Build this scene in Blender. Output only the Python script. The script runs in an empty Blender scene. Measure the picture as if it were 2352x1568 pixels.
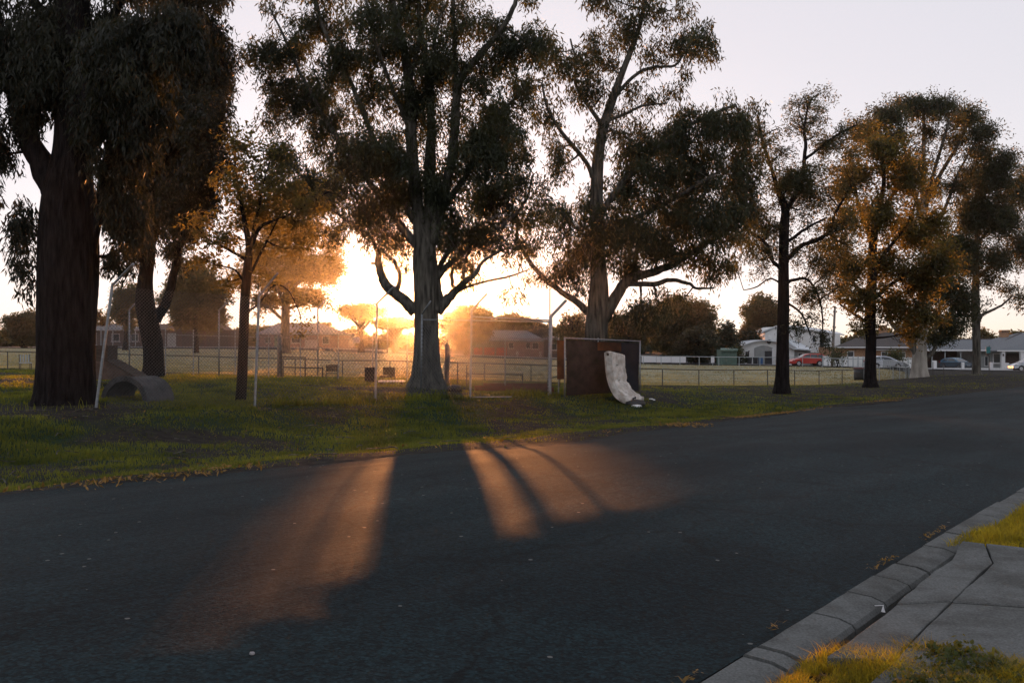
import bpy, math, random
import numpy as np
from mathutils import Vector

random.seed(7)
RNG = np.random.default_rng(11)
SC = bpy.context.scene
COL = SC.collection

# ------------------------------------------------------------------ camera, sky, sun, exposure
F, CX, CY, CAMZ = 2287.0, 1176.0, 784.0, 1.6      # focal length and centre in units of a 2352 px wide frame
cam_data = bpy.data.cameras.new('camera')
cam_data.lens, cam_data.sensor_width = 35.0, 36.0
cam_data.clip_start, cam_data.clip_end = 0.1, 3000.0
camera = bpy.data.objects.new('camera', cam_data)
camera.location = (0, 0, CAMZ)
camera.rotation_euler = (math.radians(90), 0, 0)
COL.objects.link(camera)
SC.camera = camera

SUN_AZ = math.atan((972 - CX) / F)                # to the left of straight ahead
SUN_EL = math.radians(1.6)
SUN_DIR = Vector((math.sin(SUN_AZ) * math.cos(SUN_EL), math.cos(SUN_AZ) * math.cos(SUN_EL), math.sin(SUN_EL)))
world = bpy.data.worlds.new('World')
SC.world = world
world.use_nodes = True
nt = world.node_tree
nt.nodes.clear()
sky = nt.nodes.new('ShaderNodeTexSky')
sky.sky_type = 'NISHITA'
sky.sun_disc = False
sky.sun_elevation = SUN_EL
sky.sun_rotation = SUN_AZ
sky.altitude, sky.air_density, sky.dust_density, sky.ozone_density = 100, 1.0, 0.6, 1.6
hsv = nt.nodes.new('ShaderNodeHueSaturation')
hsv.inputs['Saturation'].default_value = 0.42
bg = nt.nodes.new('ShaderNodeBackground')
bg.inputs['Strength'].default_value = 0.15
wo = nt.nodes.new('ShaderNodeOutputWorld')
gam = nt.nodes.new('ShaderNodeGamma'); gam.inputs['Gamma'].default_value = 0.28
nt.links.new(sky.outputs[0], gam.inputs['Color'])
nt.links.new(gam.outputs[0], hsv.inputs['Color'])
wb = nt.nodes.new('ShaderNodeMix'); wb.data_type = 'RGBA'; wb.blend_type = 'MULTIPLY'; wb.inputs['Factor'].default_value = 1.0
wb.inputs['B'].default_value = (0.99, 0.945, 1.01, 1)   # the photograph's cool white balance
nt.links.new(hsv.outputs[0], wb.inputs['A'])
nt.links.new(wb.outputs['Result'], bg.inputs[0])
nt.links.new(bg.outputs[0], wo.inputs[0])

sun_data = bpy.data.lights.new('sun', 'SUN')
sun_data.energy, sun_data.angle, sun_data.color = 2.0, math.radians(0.4), (1.0, 0.36, 0.10)
sun = bpy.data.objects.new('sun', sun_data)
sun.rotation_euler = SUN_DIR.to_track_quat('Z', 'Y').to_euler()
sun.location = (-30, 300, 60)
COL.objects.link(sun)

SC.view_settings.view_transform = 'Standard'
SC.view_settings.look = 'None'
SC.view_settings.exposure = 2.3
SC.view_settings.gamma = 1.0
SC.render.engine = 'CYCLES'
cy = SC.cycles
cy.use_denoising = True
cy.max_bounces, cy.diffuse_bounces, cy.glossy_bounces, cy.transmission_bounces = 5, 3, 2, 3
cy.volume_bounces = 0
cy.sample_clamp_indirect = 6.0

HAZE_D, HAZE_G = 0.00013, 0.945

# ------------------------------------------------------------------ helpers: properties, meshes
def tag(o, label=None, cat=None, group=None, kind=None):
    if label: o['label'] = label
    if cat: o['category'] = cat
    if group: o['group'] = group
    if kind: o['kind'] = kind
    return o

def thing(name, label, cat, loc=(0, 0, 0), group=None, rz=0.0):
    o = bpy.data.objects.new(name, None)
    o.empty_display_size = 0.3
    COL.objects.link(o)
    o.location = loc
    o.rotation_euler = (0, 0, rz)
    return tag(o, label, cat, group)

class MB:
    """collects vertices and faces; build() links them as one mesh object"""
    def __init__(self, org=(0, 0, 0)):
        self.v, self.f, self.n = [], [], 0
        self.org = np.array(org, float)
    def add(self, V, Fc):
        V = np.asarray(V, float).reshape(-1, 3)
        Fc = np.asarray(Fc, int)
        if Fc.ndim == 1: Fc = Fc.reshape(1, -1)
        self.v.append(V); self.f.append(Fc + self.n); self.n += len(V)
        return self
    def box(self, c, s, rz=0.0, taper=1.0):
        x, y, z = s[0] / 2, s[1] / 2, s[2] / 2
        t = taper
        V = np.array([[-x, -y, -z], [x, -y, -z], [x, y, -z], [-x, y, -z],
                      [-x * t, -y * t, z], [x * t, -y * t, z], [x * t, y * t, z], [-x * t, y * t, z]])
        if rz:
            ca, sa = math.cos(rz), math.sin(rz)
            V = V @ np.array([[ca, sa, 0], [-sa, ca, 0], [0, 0, 1]])
        return self.add(V + np.array(c), [[0, 3, 2, 1], [4, 5, 6, 7], [0, 1, 5, 4], [1, 2, 6, 5], [2, 3, 7, 6], [3, 0, 4, 7]])
    def tube(self, pts, rad, n=8, caps=True, jit=0.0, rng=None):
        P = np.asarray(pts, float); m = len(P)
        R = np.full(m, rad, float) if np.isscalar(rad) else np.asarray(rad, float)
        T = np.gradient(P, axis=0); T /= np.linalg.norm(T, axis=1, keepdims=True) + 1e-9
        ref = np.array([0, 0, 1.0]) if abs(T[:, 2]).mean() < 0.8 else np.array([0, 1.0, 0])
        A = np.cross(T, ref); A /= np.linalg.norm(A, axis=1, keepdims=True) + 1e-9
        B = np.cross(T, A)
        th = np.linspace(0, 2 * math.pi, n, endpoint=False)
        rr = R[:, None] * np.ones(n)
        if jit:
            ph = rng.uniform(0, 6.28, 8); k = np.arange(m)[:, None] * 6.0 / max(8, m / 6)
            rr = rr * (1 + jit * sum(am * np.sin(q * th + p_ + dr * k + 0.5 * np.sin(0.7 * k + p_)) for am, q, p_, dr in
                                     zip((0.6, 0.5, 0.4, 0.45, 0.4, 0.3), (2, 3, 5, 7, 9, 12), ph, (0.35, -0.25, 0.2, -0.15, 0.12, 0.1))) + jit * 0.10 * rng.normal(0, 1, (m, n)))
        V = P[:, None, :] + rr[:, :, None] * (np.cos(th)[None, :, None] * A[:, None, :] + np.sin(th)[None, :, None] * B[:, None, :])
        i = np.arange(m - 1)[:, None] * n; j = np.arange(n)[None, :]; j2 = (j + 1) % n
        Q = np.stack([i + j, i + j2, i + n + j2, i + n + j], -1).reshape(-1, 4)
        self.add(V.reshape(-1, 3), Q)
        if caps:
            b = self.n - m * n
            self.f.append(np.array([[b + k for k in range(n - 1, -1, -1)]]))
            self.f.append(np.array([[b + (m - 1) * n + k for k in range(n)]]))
        return self
    def prism(self, poly, ext):
        """a polygon (k x 3) pushed along ext"""
        A = np.asarray(poly, float); k = len(A); E = np.asarray(ext, float)
        self.add(np.vstack([A, A + E]), [[i, (i + 1) % k, k + (i + 1) % k, k + i] for i in range(k)])
        b = self.n - 2 * k
        self.f.append(np.array([[b + i for i in range(k - 1, -1, -1)]]))
        self.f.append(np.array([[b + k + i for i in range(k)]]))
        return self
    def build(self, name, mat, parent=None, smooth=False, attr=None):
        V = np.vstack(self.v) - self.org
        me = bpy.data.meshes.new(name)
        tot = sum(f.size for f in self.f); np_ = sum(len(f) for f in self.f)
        me.vertices.add(len(V)); me.vertices.foreach_set('co', V.astype(np.float32).ravel())
        me.loops.add(tot); me.loops.foreach_set('vertex_index', np.concatenate([f.ravel() for f in self.f]).astype(np.int32))
        cnt = np.concatenate([np.full(len(f), f.shape[1]) for f in self.f])
        st = np.concatenate([[0], np.cumsum(cnt)[:-1]])
        me.polygons.add(np_); me.polygons.foreach_set('loop_start', st.astype(np.int32))
        try: me.polygons.foreach_set('loop_total', cnt.astype(np.int32))
        except Exception: pass
        me.polygons.foreach_set('use_smooth', np.full(np_, bool(smooth)))
        me.update(calc_edges=True)
        if attr is not None:
            at = me.attributes.new('mask', 'FLOAT', 'POINT'); at.data.foreach_set('value', np.asarray(attr, np.float32))
        if mat: me.materials.append(mat)
        o = bpy.data.objects.new(name, me); COL.objects.link(o)
        if parent is not None: o.parent = parent
        return o

def copy_tree(o, parent=None):
    c = o.copy(); COL.objects.link(c)
    if parent is not None: c.parent = parent
    for ch in list(o.children): copy_tree(ch, c)
    return c

# ------------------------------------------------------------------ materials
def material(name, base, rough=0.8, var=0.25, scale=8.0, bump=0.0, bscale=40.0, spec=0.3, metal=0.0, dark=None, stretch=(1, 1, 1), detail=5.0, bdist=0.02):
    m = bpy.data.materials.new(name); m.use_nodes = True
    N, L = m.node_tree.nodes, m.node_tree.links
    b = N['Principled BSDF']
    b.inputs['Roughness'].default_value = rough
    b.inputs['Metallic'].default_value = metal
    b.inputs['Specular IOR Level'].default_value = spec
    tc = N.new('ShaderNodeTexCoord'); mp = N.new('ShaderNodeMapping'); mp.inputs['Scale'].default_value = stretch
    L.new(tc.outputs['Object'], mp.inputs['Vector'])
    nz = N.new('ShaderNodeTexNoise'); nz.inputs['Scale'].default_value = scale; nz.inputs['Detail'].default_value = detail
    L.new(mp.outputs[0], nz.inputs['Vector'])
    cr = N.new('ShaderNodeValToRGB')
    d = dark if dark is not None else tuple(c * (1 - var) for c in base)
    h = tuple(min(1, c * (1 + var)) for c in base)
    cr.color_ramp.elements[0].position, cr.color_ramp.elements[1].position = 0.3, 0.7
    cr.color_ramp.elements[0].color, cr.color_ramp.elements[1].color = (*d, 1), (*h, 1)
    L.new(nz.outputs['Fac'], cr.inputs['Fac']); L.new(cr.outputs[0], b.inputs['Base Color'])
    if bump:
        n2 = N.new('ShaderNodeTexNoise'); n2.inputs['Scale'].default_value = bscale; n2.inputs['Detail'].default_value = 4
        L.new(mp.outputs[0], n2.inputs['Vector'])
        bp = N.new('ShaderNodeBump'); bp.inputs['Strength'].default_value = bump; bp.inputs['Distance'].default_value = bdist
        L.new(n2.outputs['Fac'], bp.inputs['Height']); L.new(bp.outputs[0], b.inputs['Normal'])
    return m

def leaf_material(name, col, trans, rough=0.6, tw=0.5, vscale=0.6):
    """thin leaves: diffuse front, light coming through; colour varies from clump to clump"""
    m = bpy.data.materials.new(name); m.use_nodes = True
    N, L = m.node_tree.nodes, m.node_tree.links
    N.clear()
    out = N.new('ShaderNodeOutputMaterial')
    tc = N.new('ShaderNodeTexCoord'); nz = N.new('ShaderNodeTexNoise'); nz.inputs['Scale'].default_value = vscale; nz.inputs['Detail'].default_value = 6
    L.new(tc.outputs['Object'], nz.inputs['Vector'])
    def ramp(c, lo=0.55, hi=1.5):
        r = N.new('ShaderNodeValToRGB'); r.color_ramp.elements[0].position, r.color_ramp.elements[1].position = 0.32, 0.68
        r.color_ramp.elements[0].color = (c[0] * lo * 0.9, c[1] * lo, c[2] * lo, 1); r.color_ramp.elements[1].color = (c[0] * hi * 1.1, c[1] * hi, c[2] * hi * 0.9, 1)
        L.new(nz.outputs['Fac'], r.inputs['Fac']); return r
    p = N.new('ShaderNodeBsdfPrincipled'); p.inputs['Roughness'].default_value = rough; p.inputs['Specular IOR Level'].default_value = 0.25
    t = N.new('ShaderNodeBsdfTranslucent'); mx = N.new('ShaderNodeMixShader'); mx.inputs[0].default_value = tw
    L.new(ramp(col).outputs[0], p.inputs['Base Color']); L.new(ramp(trans).outputs[0], t.inputs['Color'])
    L.new(p.outputs[0], mx.inputs[1]); L.new(t.outputs[0], mx.inputs[2]); L.new(mx.outputs[0], out.inputs['Surface'])
    return m

M = {}
M['galv'] = material('galvanised_steel', (0.24, 0.26, 0.28), 0.5, 0.2, 14, spec=0.5, metal=0.55)
M['galv_white'] = material('pale_galvanised_steel', (0.36, 0.38, 0.42), 0.45, 0.12, 14, spec=0.5, metal=0.25)
M['wire'] = material('fence_wire', (0.085, 0.088, 0.09), 0.45, 0.25, 20, spec=0.5, metal=0.6)
M['rail_dark'] = material('rusted_pipe_rail', (0.07, 0.06, 0.055), 0.6, 0.3, 9, spec=0.3)
M['rail_pale'] = material('pale_pipe_rail', (0.34, 0.38, 0.40), 0.5, 0.2, 9, spec=0.4)
M['bark_dark'] = material('dark_rough_bark', (0.017, 0.0145, 0.015), 0.95, 0.7, 12, 1.0, 30, 0.1, stretch=(1, 1, 0.16), bdist=0.09)
M['bark_gum'] = material('grey_gum_bark', (0.12, 0.112, 0.095), 0.9, 0.4, 9.0, 1.0, 26, 0.1, stretch=(1, 1, 0.14), dark=(0.030, 0.028, 0.026), bdist=0.05)
M['bark_pale'] = material('pale_gum_bark', (0.36, 0.34, 0.30), 0.8, 0.3, 1.6, 0.4, 12, 0.2, stretch=(1, 1, 0.25), dark=(0.13, 0.115, 0.10))
M['leaf_dark'] = leaf_material('dark_gum_leaves', (0.017, 0.020, 0.015), (0.05, 0.05, 0.012), tw=0.2)
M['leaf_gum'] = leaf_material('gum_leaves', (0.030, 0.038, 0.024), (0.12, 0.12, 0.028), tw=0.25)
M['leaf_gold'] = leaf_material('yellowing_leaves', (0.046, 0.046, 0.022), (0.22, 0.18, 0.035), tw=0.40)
M['leaf_far'] = leaf_material('far_tree_leaves', (0.042, 0.050, 0.03), (0.15, 0.15, 0.04), tw=0.35, vscale=0.25)
M['leaf_pine'] = leaf_material('dark_conifer_needles', (0.032, 0.038, 0.024), (0.09, 0.07, 0.025), tw=0.25, vscale=0.4)
M['grass'] = leaf_material('verge_grass_blades', (0.010, 0.034, 0.019), (0.34, 0.34, 0.03), tw=0.42, vscale=0.8)
M['grass_lush'] = leaf_material('nature_strip_grass', (0.075, 0.09, 0.02), (0.55, 0.42, 0.03), tw=0.6, vscale=3.0)
M['turf'] = leaf_material('pale_turf_blades', (0.27, 0.25, 0.17), (0.42, 0.32, 0.10), tw=0.5, vscale=0.3)
M['weed'] = leaf_material('broad_weed_leaves', (0.05, 0.075, 0.018), (0.30, 0.24, 0.03), tw=0.4, vscale=5.0)
M['litter'] = leaf_material('fallen_leaf_litter', (0.22, 0.13, 0.035), (0.30, 0.18, 0.04), tw=0.3, vscale=6.0)
M['concrete'] = material('grey_concrete', (0.125, 0.132, 0.13), 0.9, 0.30, 75, 0.3, 120, 0.15, bdist=0.006, detail=8)
def stained(m, scale, lo, amount):
    N, L = m.node_tree.nodes, m.node_tree.links; b = N['Principled BSDF']; src = b.inputs['Base Color'].links[0].from_socket
    n = N.new('ShaderNodeTexNoise'); n.inputs['Scale'].default_value = scale; n.inputs['Detail'].default_value = 9; n.inputs['Roughness'].default_value = 0.65
    tc = N.new('ShaderNodeTexCoord'); L.new(tc.outputs['Object'], n.inputs['Vector'])
    r = N.new('ShaderNodeValToRGB'); r.color_ramp.elements[0].position, r.color_ramp.elements[1].position = 0.38, 0.58
    r.color_ramp.elements[0].color, r.color_ramp.elements[1].color = (*lo, 1), (1, 1, 1, 1); L.new(n.outputs['Fac'], r.inputs['Fac'])
    x = N.new('ShaderNodeMix'); x.data_type = 'RGBA'; x.blend_type = 'MULTIPLY'; x.inputs['Factor'].default_value = amount
    L.new(src, x.inputs['A']); L.new(r.outputs[0], x.inputs['B']); L.new(x.outputs['Result'], b.inputs['Base Color'])
stained(M['concrete'], 2.6, (0.45, 0.43, 0.40), 0.7)
M['pipe'] = material('weathered_concrete_pipe', (0.085, 0.085, 0.09), 0.85, 0.35, 4, 0.4, 40, 0.2)
M['soil'] = material('dark_soil', (0.030, 0.024, 0.020), 0.95, 0.4, 6, 0.8, 60, 0.1)
M['mattress'] = material('grubby_white_mattress', (0.72, 0.69, 0.66), 0.9, 0.10, 4.0, 0.6, 13, 0.1, dark=(0.44, 0.41, 0.38), bdist=0.03)
M['mattress_mark'] = material('dark_brown_mark', (0.09, 0.06, 0.045), 0.9, 0.3, 20)
M['shade_brown'] = material('brown_shade_cloth', (0.038, 0.031, 0.030), 0.9, 0.3, 2.0, 0.3, 60, 0.1)
M['shade_black'] = material('black_shade_cloth', (0.022, 0.023, 0.028), 0.9, 0.25, 3.0, 0.2, 60, 0.1)
M['shade_orange'] = leaf_material('orange_shade_cloth', (0.085, 0.034, 0.015), (0.17, 0.07, 0.02), tw=0.45, vscale=2.0)
M['black_plastic'] = material('black_plastic', (0.022, 0.022, 0.024), 0.45, 0.3, 10, spec=0.5)
M['white_plastic'] = material('white_plastic', (0.72, 0.73, 0.75), 0.5, 0.1, 10, spec=0.4)
M['wood_dark'] = material('dark_weathered_timber', (0.075, 0.055, 0.045), 0.9, 0.35, 4, 0.5, 30, 0.15, stretch=(1, 6, 6))
M['wood_ramp'] = material('brown_ramp_board', (0.12, 0.085, 0.07), 0.9, 0.3, 5, 0.4, 30, 0.15)
M['red_timber'] = material('red_brown_timber', (0.16, 0.06, 0.045), 0.85, 0.3, 5, 0.3, 30, 0.2)
M['wall_white'] = material('white_rendered_wall', (0.78, 0.80, 0.80), 0.85, 0.08, 1.5)
M['wall_grey'] = material('grey_painted_wall', (0.30, 0.32, 0.32), 0.85, 0.12, 1.5)
M['wall_dark'] = material('dark_brick_wall', (0.10, 0.075, 0.068), 0.9, 0.25, 6)
M['brick'] = material('orange_brick_wall', (0.34, 0.20, 0.12), 0.9, 0.25, 7)
M['pink_wall'] = material('pink_brick_wall', (0.22, 0.16, 0.155), 0.9, 0.2, 4)
M['red_shed'] = material('red_metal_door', (0.36, 0.085, 0.06), 0.6, 0.2, 4)
M['roof_grey'] = material('grey_tiled_roof', (0.15, 0.165, 0.18), 0.8, 0.25, 9, 0.4, 5, 0.3)
M['roof_dark'] = material('dark_tiled_roof', (0.075, 0.068, 0.066), 0.85, 0.25, 9, 0.4, 5, 0.25)
M['roof_metal'] = material('pale_metal_roof', (0.55, 0.60, 0.64), 0.4, 0.1, 3, spec=0.5, metal=0.3)
M['trim_white'] = material('white_painted_trim', (0.74, 0.75, 0.76), 0.6, 0.06, 5)
M['trim_dull'] = material('dull_painted_trim', (0.30, 0.29, 0.30), 0.7, 0.1, 5)
M['trim_dark'] = material('dark_painted_trim', (0.05, 0.05, 0.055), 0.6, 0.2, 5)
M['pane'] = material('window_glass', (0.035, 0.045, 0.055), 0.12, 0.2, 2, spec=0.7)
M['green_metal'] = material('green_shed_metal', (0.11, 0.17, 0.14), 0.6, 0.2, 3)
M['teal_sign'] = material('teal_sign_face', (0.05, 0.22, 0.24), 0.5, 0.1, 3)
M['pale_sign'] = material('pale_sign_face', (0.62, 0.60, 0.66), 0.5, 0.08, 3)
M['red_paint'] = material('red_car_paint', (0.42, 0.028, 0.02), 0.28, 0.08, 2, spec=0.6)
M['silver_paint'] = material('silver_car_paint', (0.46, 0.50, 0.56), 0.3, 0.06, 2, spec=0.6, metal=0.4)
M['blue_paint'] = material('blue_car_paint', (0.07, 0.16, 0.24), 0.3, 0.08, 2, spec=0.6)
M['tyre'] = material('tyre_rubber', (0.02, 0.02, 0.021), 0.85, 0.2, 20)
M['rim'] = material('alloy_rim', (0.42, 0.43, 0.45), 0.35, 0.1, 10, metal=0.7)
M['lamp_clear'] = material('clear_headlight', (0.28, 0.30, 0.33), 0.35, 0.05, 5, spec=0.7)
M['lamp_red'] = material('red_tail_light', (0.30, 0.02, 0.02), 0.25, 0.05, 5, spec=0.6)
M['bin_blue'] = material('blue_bin_plastic', (0.04, 0.11, 0.26), 0.5, 0.1, 8)
M['bin_red'] = material('dark_red_bin_plastic', (0.13, 0.03, 0.028), 0.5, 0.15, 8)
M['pole_wood'] = material('grey_timber_pole', (0.20, 0.18, 0.165), 0.9, 0.25, 6, stretch=(1, 1, 0.2))

stained(M['mattress'], 5.0, (0.60, 0.52, 0.44), 0.7)
stained(M['shade_brown'], 3.0, (0.45, 0.45, 0.5), 0.7)
stained(M['wall_white'], 0.5, (0.8, 0.8, 0.78), 0.6)

# ------------------------------------------------------------------ terrain
def at(px, py, Y):                                  # the point that stands Y metres ahead on the line of sight through (px, py)
    return np.array([(px - CX) / F * Y, Y, CAMZ - (py - CY) / F * Y])

RD = np.array([0.598, 0.802]); RN = np.array([-0.802, 0.598])   # along the road, and across it towards the park
def plane(x, y):
    s = x * RD[0] + y * RD[1]
    s = 6 * np.logaddexp(0, (s - 8) / 6)
    return -0.0224 * np.minimum(s, 62 + 14 * np.tanh((s - 62) / 40))

CTRL = [at(*c) for c in [
    (220, 940, 23.3), (585, 935, 26), (862, 922, 29.5), (1080, 915, 32.7), (1262, 905, 37), (967, 890, 35.6),
    (1297, 910, 36.5), (1470, 904, 38.5), (150, 926, 24.5), (350, 867, 38), (552, 924, 28), (980, 897, 37), (1370, 893, 42),
    (1797, 905, 45), (2000, 889, 55), (2112, 865, 75), (2242, 862, 78), (503, 868, 45), (730, 870, 45), (230, 866, 45), (940, 874, 45),
    (90, 848, 62), (-200, 846, 62), (700, 865, 62), (1100, 873, 62), (1480, 885, 64), (1780, 886, 69), (1985, 880, 76), (2085, 872, 84),
    (-200, 800, 165), (300, 800, 170), (700, 802, 170), (1000, 816, 165), (1250, 824, 160), (1480, 836, 130), (1850, 841, 122), (2060, 848, 112), (2250, 853, 108), (2400, 856, 100),
    (1853, 840, 135), (1800, 835, 150), (2000, 843, 135), (2200, 846, 138), (2400, 846, 138), (1150, 816, 185), (300, 795, 195), (800, 797, 195)]]
CTRL += [np.array(c, float) for c in [(-12, 3, 0), (-4, 3, 0), (3, 4, 0), (8, 3, 0), (-9, 10, 0), (0, 9, 0), (-14, 14, 0.0), (-3, 14, 0), (0, -15, 0), (30, -15, 0), (-30, -10, 0), (3, 8, 0), (30, 10, -.3)]]
CTRL += [np.array((420 * math.sin(a), 420 * math.cos(a), -1.6)) for a in np.linspace(-1.5, 1.5, 9)]
CTRL = np.array(CTRL)
_C2 = CTRL[:, :2]
def _ker(d): return np.sqrt(d * d + 9.0)
_K = _ker(np.linalg.norm(_C2[:, None] - _C2[None], axis=2))
_W = np.linalg.solve(_K - 0.25 * np.eye(len(_C2)), CTRL[:, 2] - plane(_C2[:, 0], _C2[:, 1]))
def ground(x, y):
    x = np.asarray(x, float); y = np.asarray(y, float)
    sh = np.broadcast(x, y).shape
    q = np.stack([np.broadcast_to(x, sh).ravel(), np.broadcast_to(y, sh).ravel()], 1)
    out = np.empty(len(q))
    for a in range(0, len(q), 20000):
        out[a:a + 20000] = _ker(np.linalg.norm(q[a:a + 20000, None] - _C2[None], axis=2)) @ _W
    s, n = q @ RD, q @ RN                            # swale added between road and fence to keep low sun off the verge
    st = lambda a, b, v: (lambda t: t * t * (3 - 2 * t))(np.clip((v - a) / (b - a), 0, 1))
    out = out - 0.42 * st(10.0, 13.8, n) * (1 - st(17.0, 20.8, n)) * (1 - st(32, 44, s))
    return (out + plane(q[:, 0], q[:, 1])).reshape(sh)
def gz(x, y): return float(ground(x, y))
def hit(px, py, lo=2.0, hi=400.0):                  # where the line of sight through (px, py) first meets the ground
    ys = np.geomspace(lo, hi, 900)
    g = ground((px - CX) / F * ys, ys) - (CAMZ - (py - CY) / F * ys)
    i = int(np.argmax(g > 0)) if (g > 0).any() else len(ys) - 1
    i = max(i, 1)
    t = g[i - 1] / (g[i - 1] - g[i] + 1e-12) if g[i] > 0 else 1.0
    Y = ys[i - 1] + np.clip(t, 0, 1) * (ys[i] - ys[i - 1])
    return at(px, py, Y)
def on(px, Y, dz=0.0):                              # the ground point Y metres ahead in the direction px
    x = (px - CX) / F * Y
    return np.array([x, Y, gz(x, Y) + dz])

def hash2(ix, iy, seed):
    h = np.sin(ix * 127.1 + iy * 311.7 + seed * 74.7) * 43758.5453
    return h - np.floor(h)
def vnoise(x, y, scale, seed=0):
    x = np.asarray(x) / scale; y = np.asarray(y) / scale
    ix, iy = np.floor(x), np.floor(y); fx, fy = x - ix, y - iy
    fx, fy = fx * fx * (3 - 2 * fx), fy * fy * (3 - 2 * fy)
    a, b = hash2(ix, iy, seed), hash2(ix + 1, iy, seed); c, d = hash2(ix, iy + 1, seed), hash2(ix + 1, iy + 1, seed)
    return (a * (1 - fx) + b * fx) * (1 - fy) + (c * (1 - fx) + d * fx) * fy

# ------------------------------------------------------------------ the setting: ground, road, kerb, driveway, oval
EDGE_PX = [(35, 1135), (250, 1113), (480, 1090), (700, 1068), (900, 1050), (1060, 1035), (1300, 1017), (1480, 992), (1700, 962), (1850, 943), (2000, 926), (2160, 910), (2320, 893)]
_e = np.array([hit(*p)[:2] for p in EDGE_PX]); _es, _en = _e @ RD, _e @ RN
def n_edge(s):
    s = np.asarray(s, float)
    return np.interp(s, np.r_[-40, _es, 130], np.r_[_en[0], _en, _en[-1] + 0.5]) + 0.22 * (vnoise(s, s * 0 + 3, 1.3, 5) - 0.5) + 0.12 * (vnoise(s, s * 0, 0.35, 6) - 0.5)
NK = 2.06                                            # far edge of the concrete channel
def sn(s, n, dz=0.0):
    p = RD * s + RN * n
    return np.array([p[0], p[1], gz(p[0], p[1]) + dz])

def inside(poly, x, y):
    poly = np.asarray(poly); r = np.zeros(np.shape(x), bool); j = len(poly) - 1
    for i in range(len(poly)):
        xi, yi, xj, yj = *poly[i][:2], *poly[j][:2]
        c = ((yi > y) != (yj > y)) & (x < (xj - xi) * (y - yi) / (yj - yi + 1e-12) + xi)
        r ^= c; j = i
    return r

OVAL_NEAR = [(-700, 62), (-200, 62), (40, 61.5), (400, 61.5), (700, 62), (1040, 62), (1300, 63), (1480, 64), (1780, 69), (1985, 76), (2050, 80), (2086, 86)]
OVAL_FAR = [(2090, 92), (2075, 104), (2030, 112), (1850, 119), (1480, 128), (1250, 152), (1000, 160), (700, 165), (300, 165), (-700, 165)]
def px_xy(px, Y): return ((px - CX) / F * Y, Y)
OVAL = np.array([px_xy(*p) for p in OVAL_NEAR + OVAL_FAR])

DRIVE = [[(1900, 1536), (1972, 1479), (2058, 1411), (2184, 1404), (2110, 1478), (2050, 1540)],
         [(2060, 1409), (2144, 1333), (2186, 1304), (2202, 1272), (2214, 1259), (2260, 1265), (2278, 1310), (2186, 1402)],
         [(2264, 1265), (2330, 1272), (2480, 1292), (2500, 1425), (2187, 1404), (2282, 1311)],
         [(2187, 1407), (2500, 1428), (2520, 1600), (2000, 1600), (2112, 1480)]]
DRIVE_XY = [np.array([hit(*p) for p in q]) for q in DRIVE]

def front_fence_dist(x, y):
    pts = np.array([px_xy(-60, 21.5), px_xy(220, 23.3), px_xy(585, 26), px_xy(862, 29.5), px_xy(1080, 32.7), px_xy(1262, 37), px_xy(1470, 38.5)])
    best = np.full(np.shape(x), 1e9)
    for a, b in zip(pts[:-1], pts[1:]):
        d = b - a; t = np.clip(((x - a[0]) * d[0] + (y - a[1]) * d[1]) / (d @ d), 0, 1)
        best = np.minimum(best, np.hypot(x - a[0] - t * d[0], y - a[1] - t * d[1]))
    return best

def grassiness(x, y):
    """1 where grass grows thick, 0 on bare soil"""
    s, n = x * RD[0] + y * RD[1], x * RN[0] + y * RN[1]
    g = 0.55 * vnoise(x, y, 2.6, 1) + 0.3 * vnoise(x, y, 0.9, 2) + 0.25 * vnoise(x, y, 6.0, 3)
    g = np.clip((g + 0.25 * (vnoise(x, y, 0.4, 17) - 0.5) - 0.27) * 2.0, 0, 1)
    d = n - n_edge(s)
    g = g * np.clip((d - 0.5) / 1.2, 0.03, 1)
    g = g * np.clip(1.12 - np.maximum(0, s - 26) / 26, 0.22, 1)
    ff = front_fence_dist(x, y)
    g = np.maximum(g, 0.95 * np.clip(1.3 - ff / 0.8, 0, 1) * (vnoise(x, y, 1.1, 9) > 0.22))
    t1 = np.hypot(x + 10.6, y - 23.0); g = g * np.clip((t1 - 1.2) / 2.0, 0.05, 1)
    return np.clip(g, 0, 1)

def axis(parts):
    return np.concatenate([np.arange(a, b, st) for a, b, st in parts])
gx = axis([(-430, -80, 14), (-80, -26, 2.5), (-26, -14, 0.8), (-14, 24, 0.3), (24, 50, 1.0), (50, 110, 4), (110, 431, 14)])
gy = axis([(-60, 2, 3), (2, 44, 0.3), (44, 90, 1.0), (90, 220, 3.5), (220, 601, 16)])
GX, GY = np.meshgrid(gx, gy)
GZ = ground(GX, GY)
_s, _n = GX * RD[0] + GY * RD[1], GX * RN[0] + GY * RN[1]
_ne = n_edge(_s)
_g = grassiness(GX, GY)
bump = 0.10 * (vnoise(GX, GY, 1.7, 21) - 0.5) + 0.06 * (vnoise(GX, GY, 0.7, 22) - 0.5)
bump *= np.clip((_n - _ne) / 0.8, 0, 1) * (GY < 60)
GZ = GZ + bump
in_road = (_n > NK - 1.2) & (_n < _ne - 0.3) & (_s < 125) & (_s > -28)
GZ = np.where(in_road, GZ - 0.10, GZ)
in_oval = inside(OVAL, GX, GY)
GZ = np.where(in_oval, GZ - 0.05, GZ)
for q in DRIVE_XY: GZ = np.where(inside(q, GX, GY), GZ - 0.12, GZ)
ny, nx = GX.shape
idx = np.arange(nx * ny).reshape(ny, nx)
mb = MB(); mb.add(np.stack([GX, GY, GZ], -1).reshape(-1, 3), np.stack([idx[:-1, :-1], idx[:-1, 1:], idx[1:, 1:], idx[1:, :-1]], -1).reshape(-1, 4))
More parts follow.
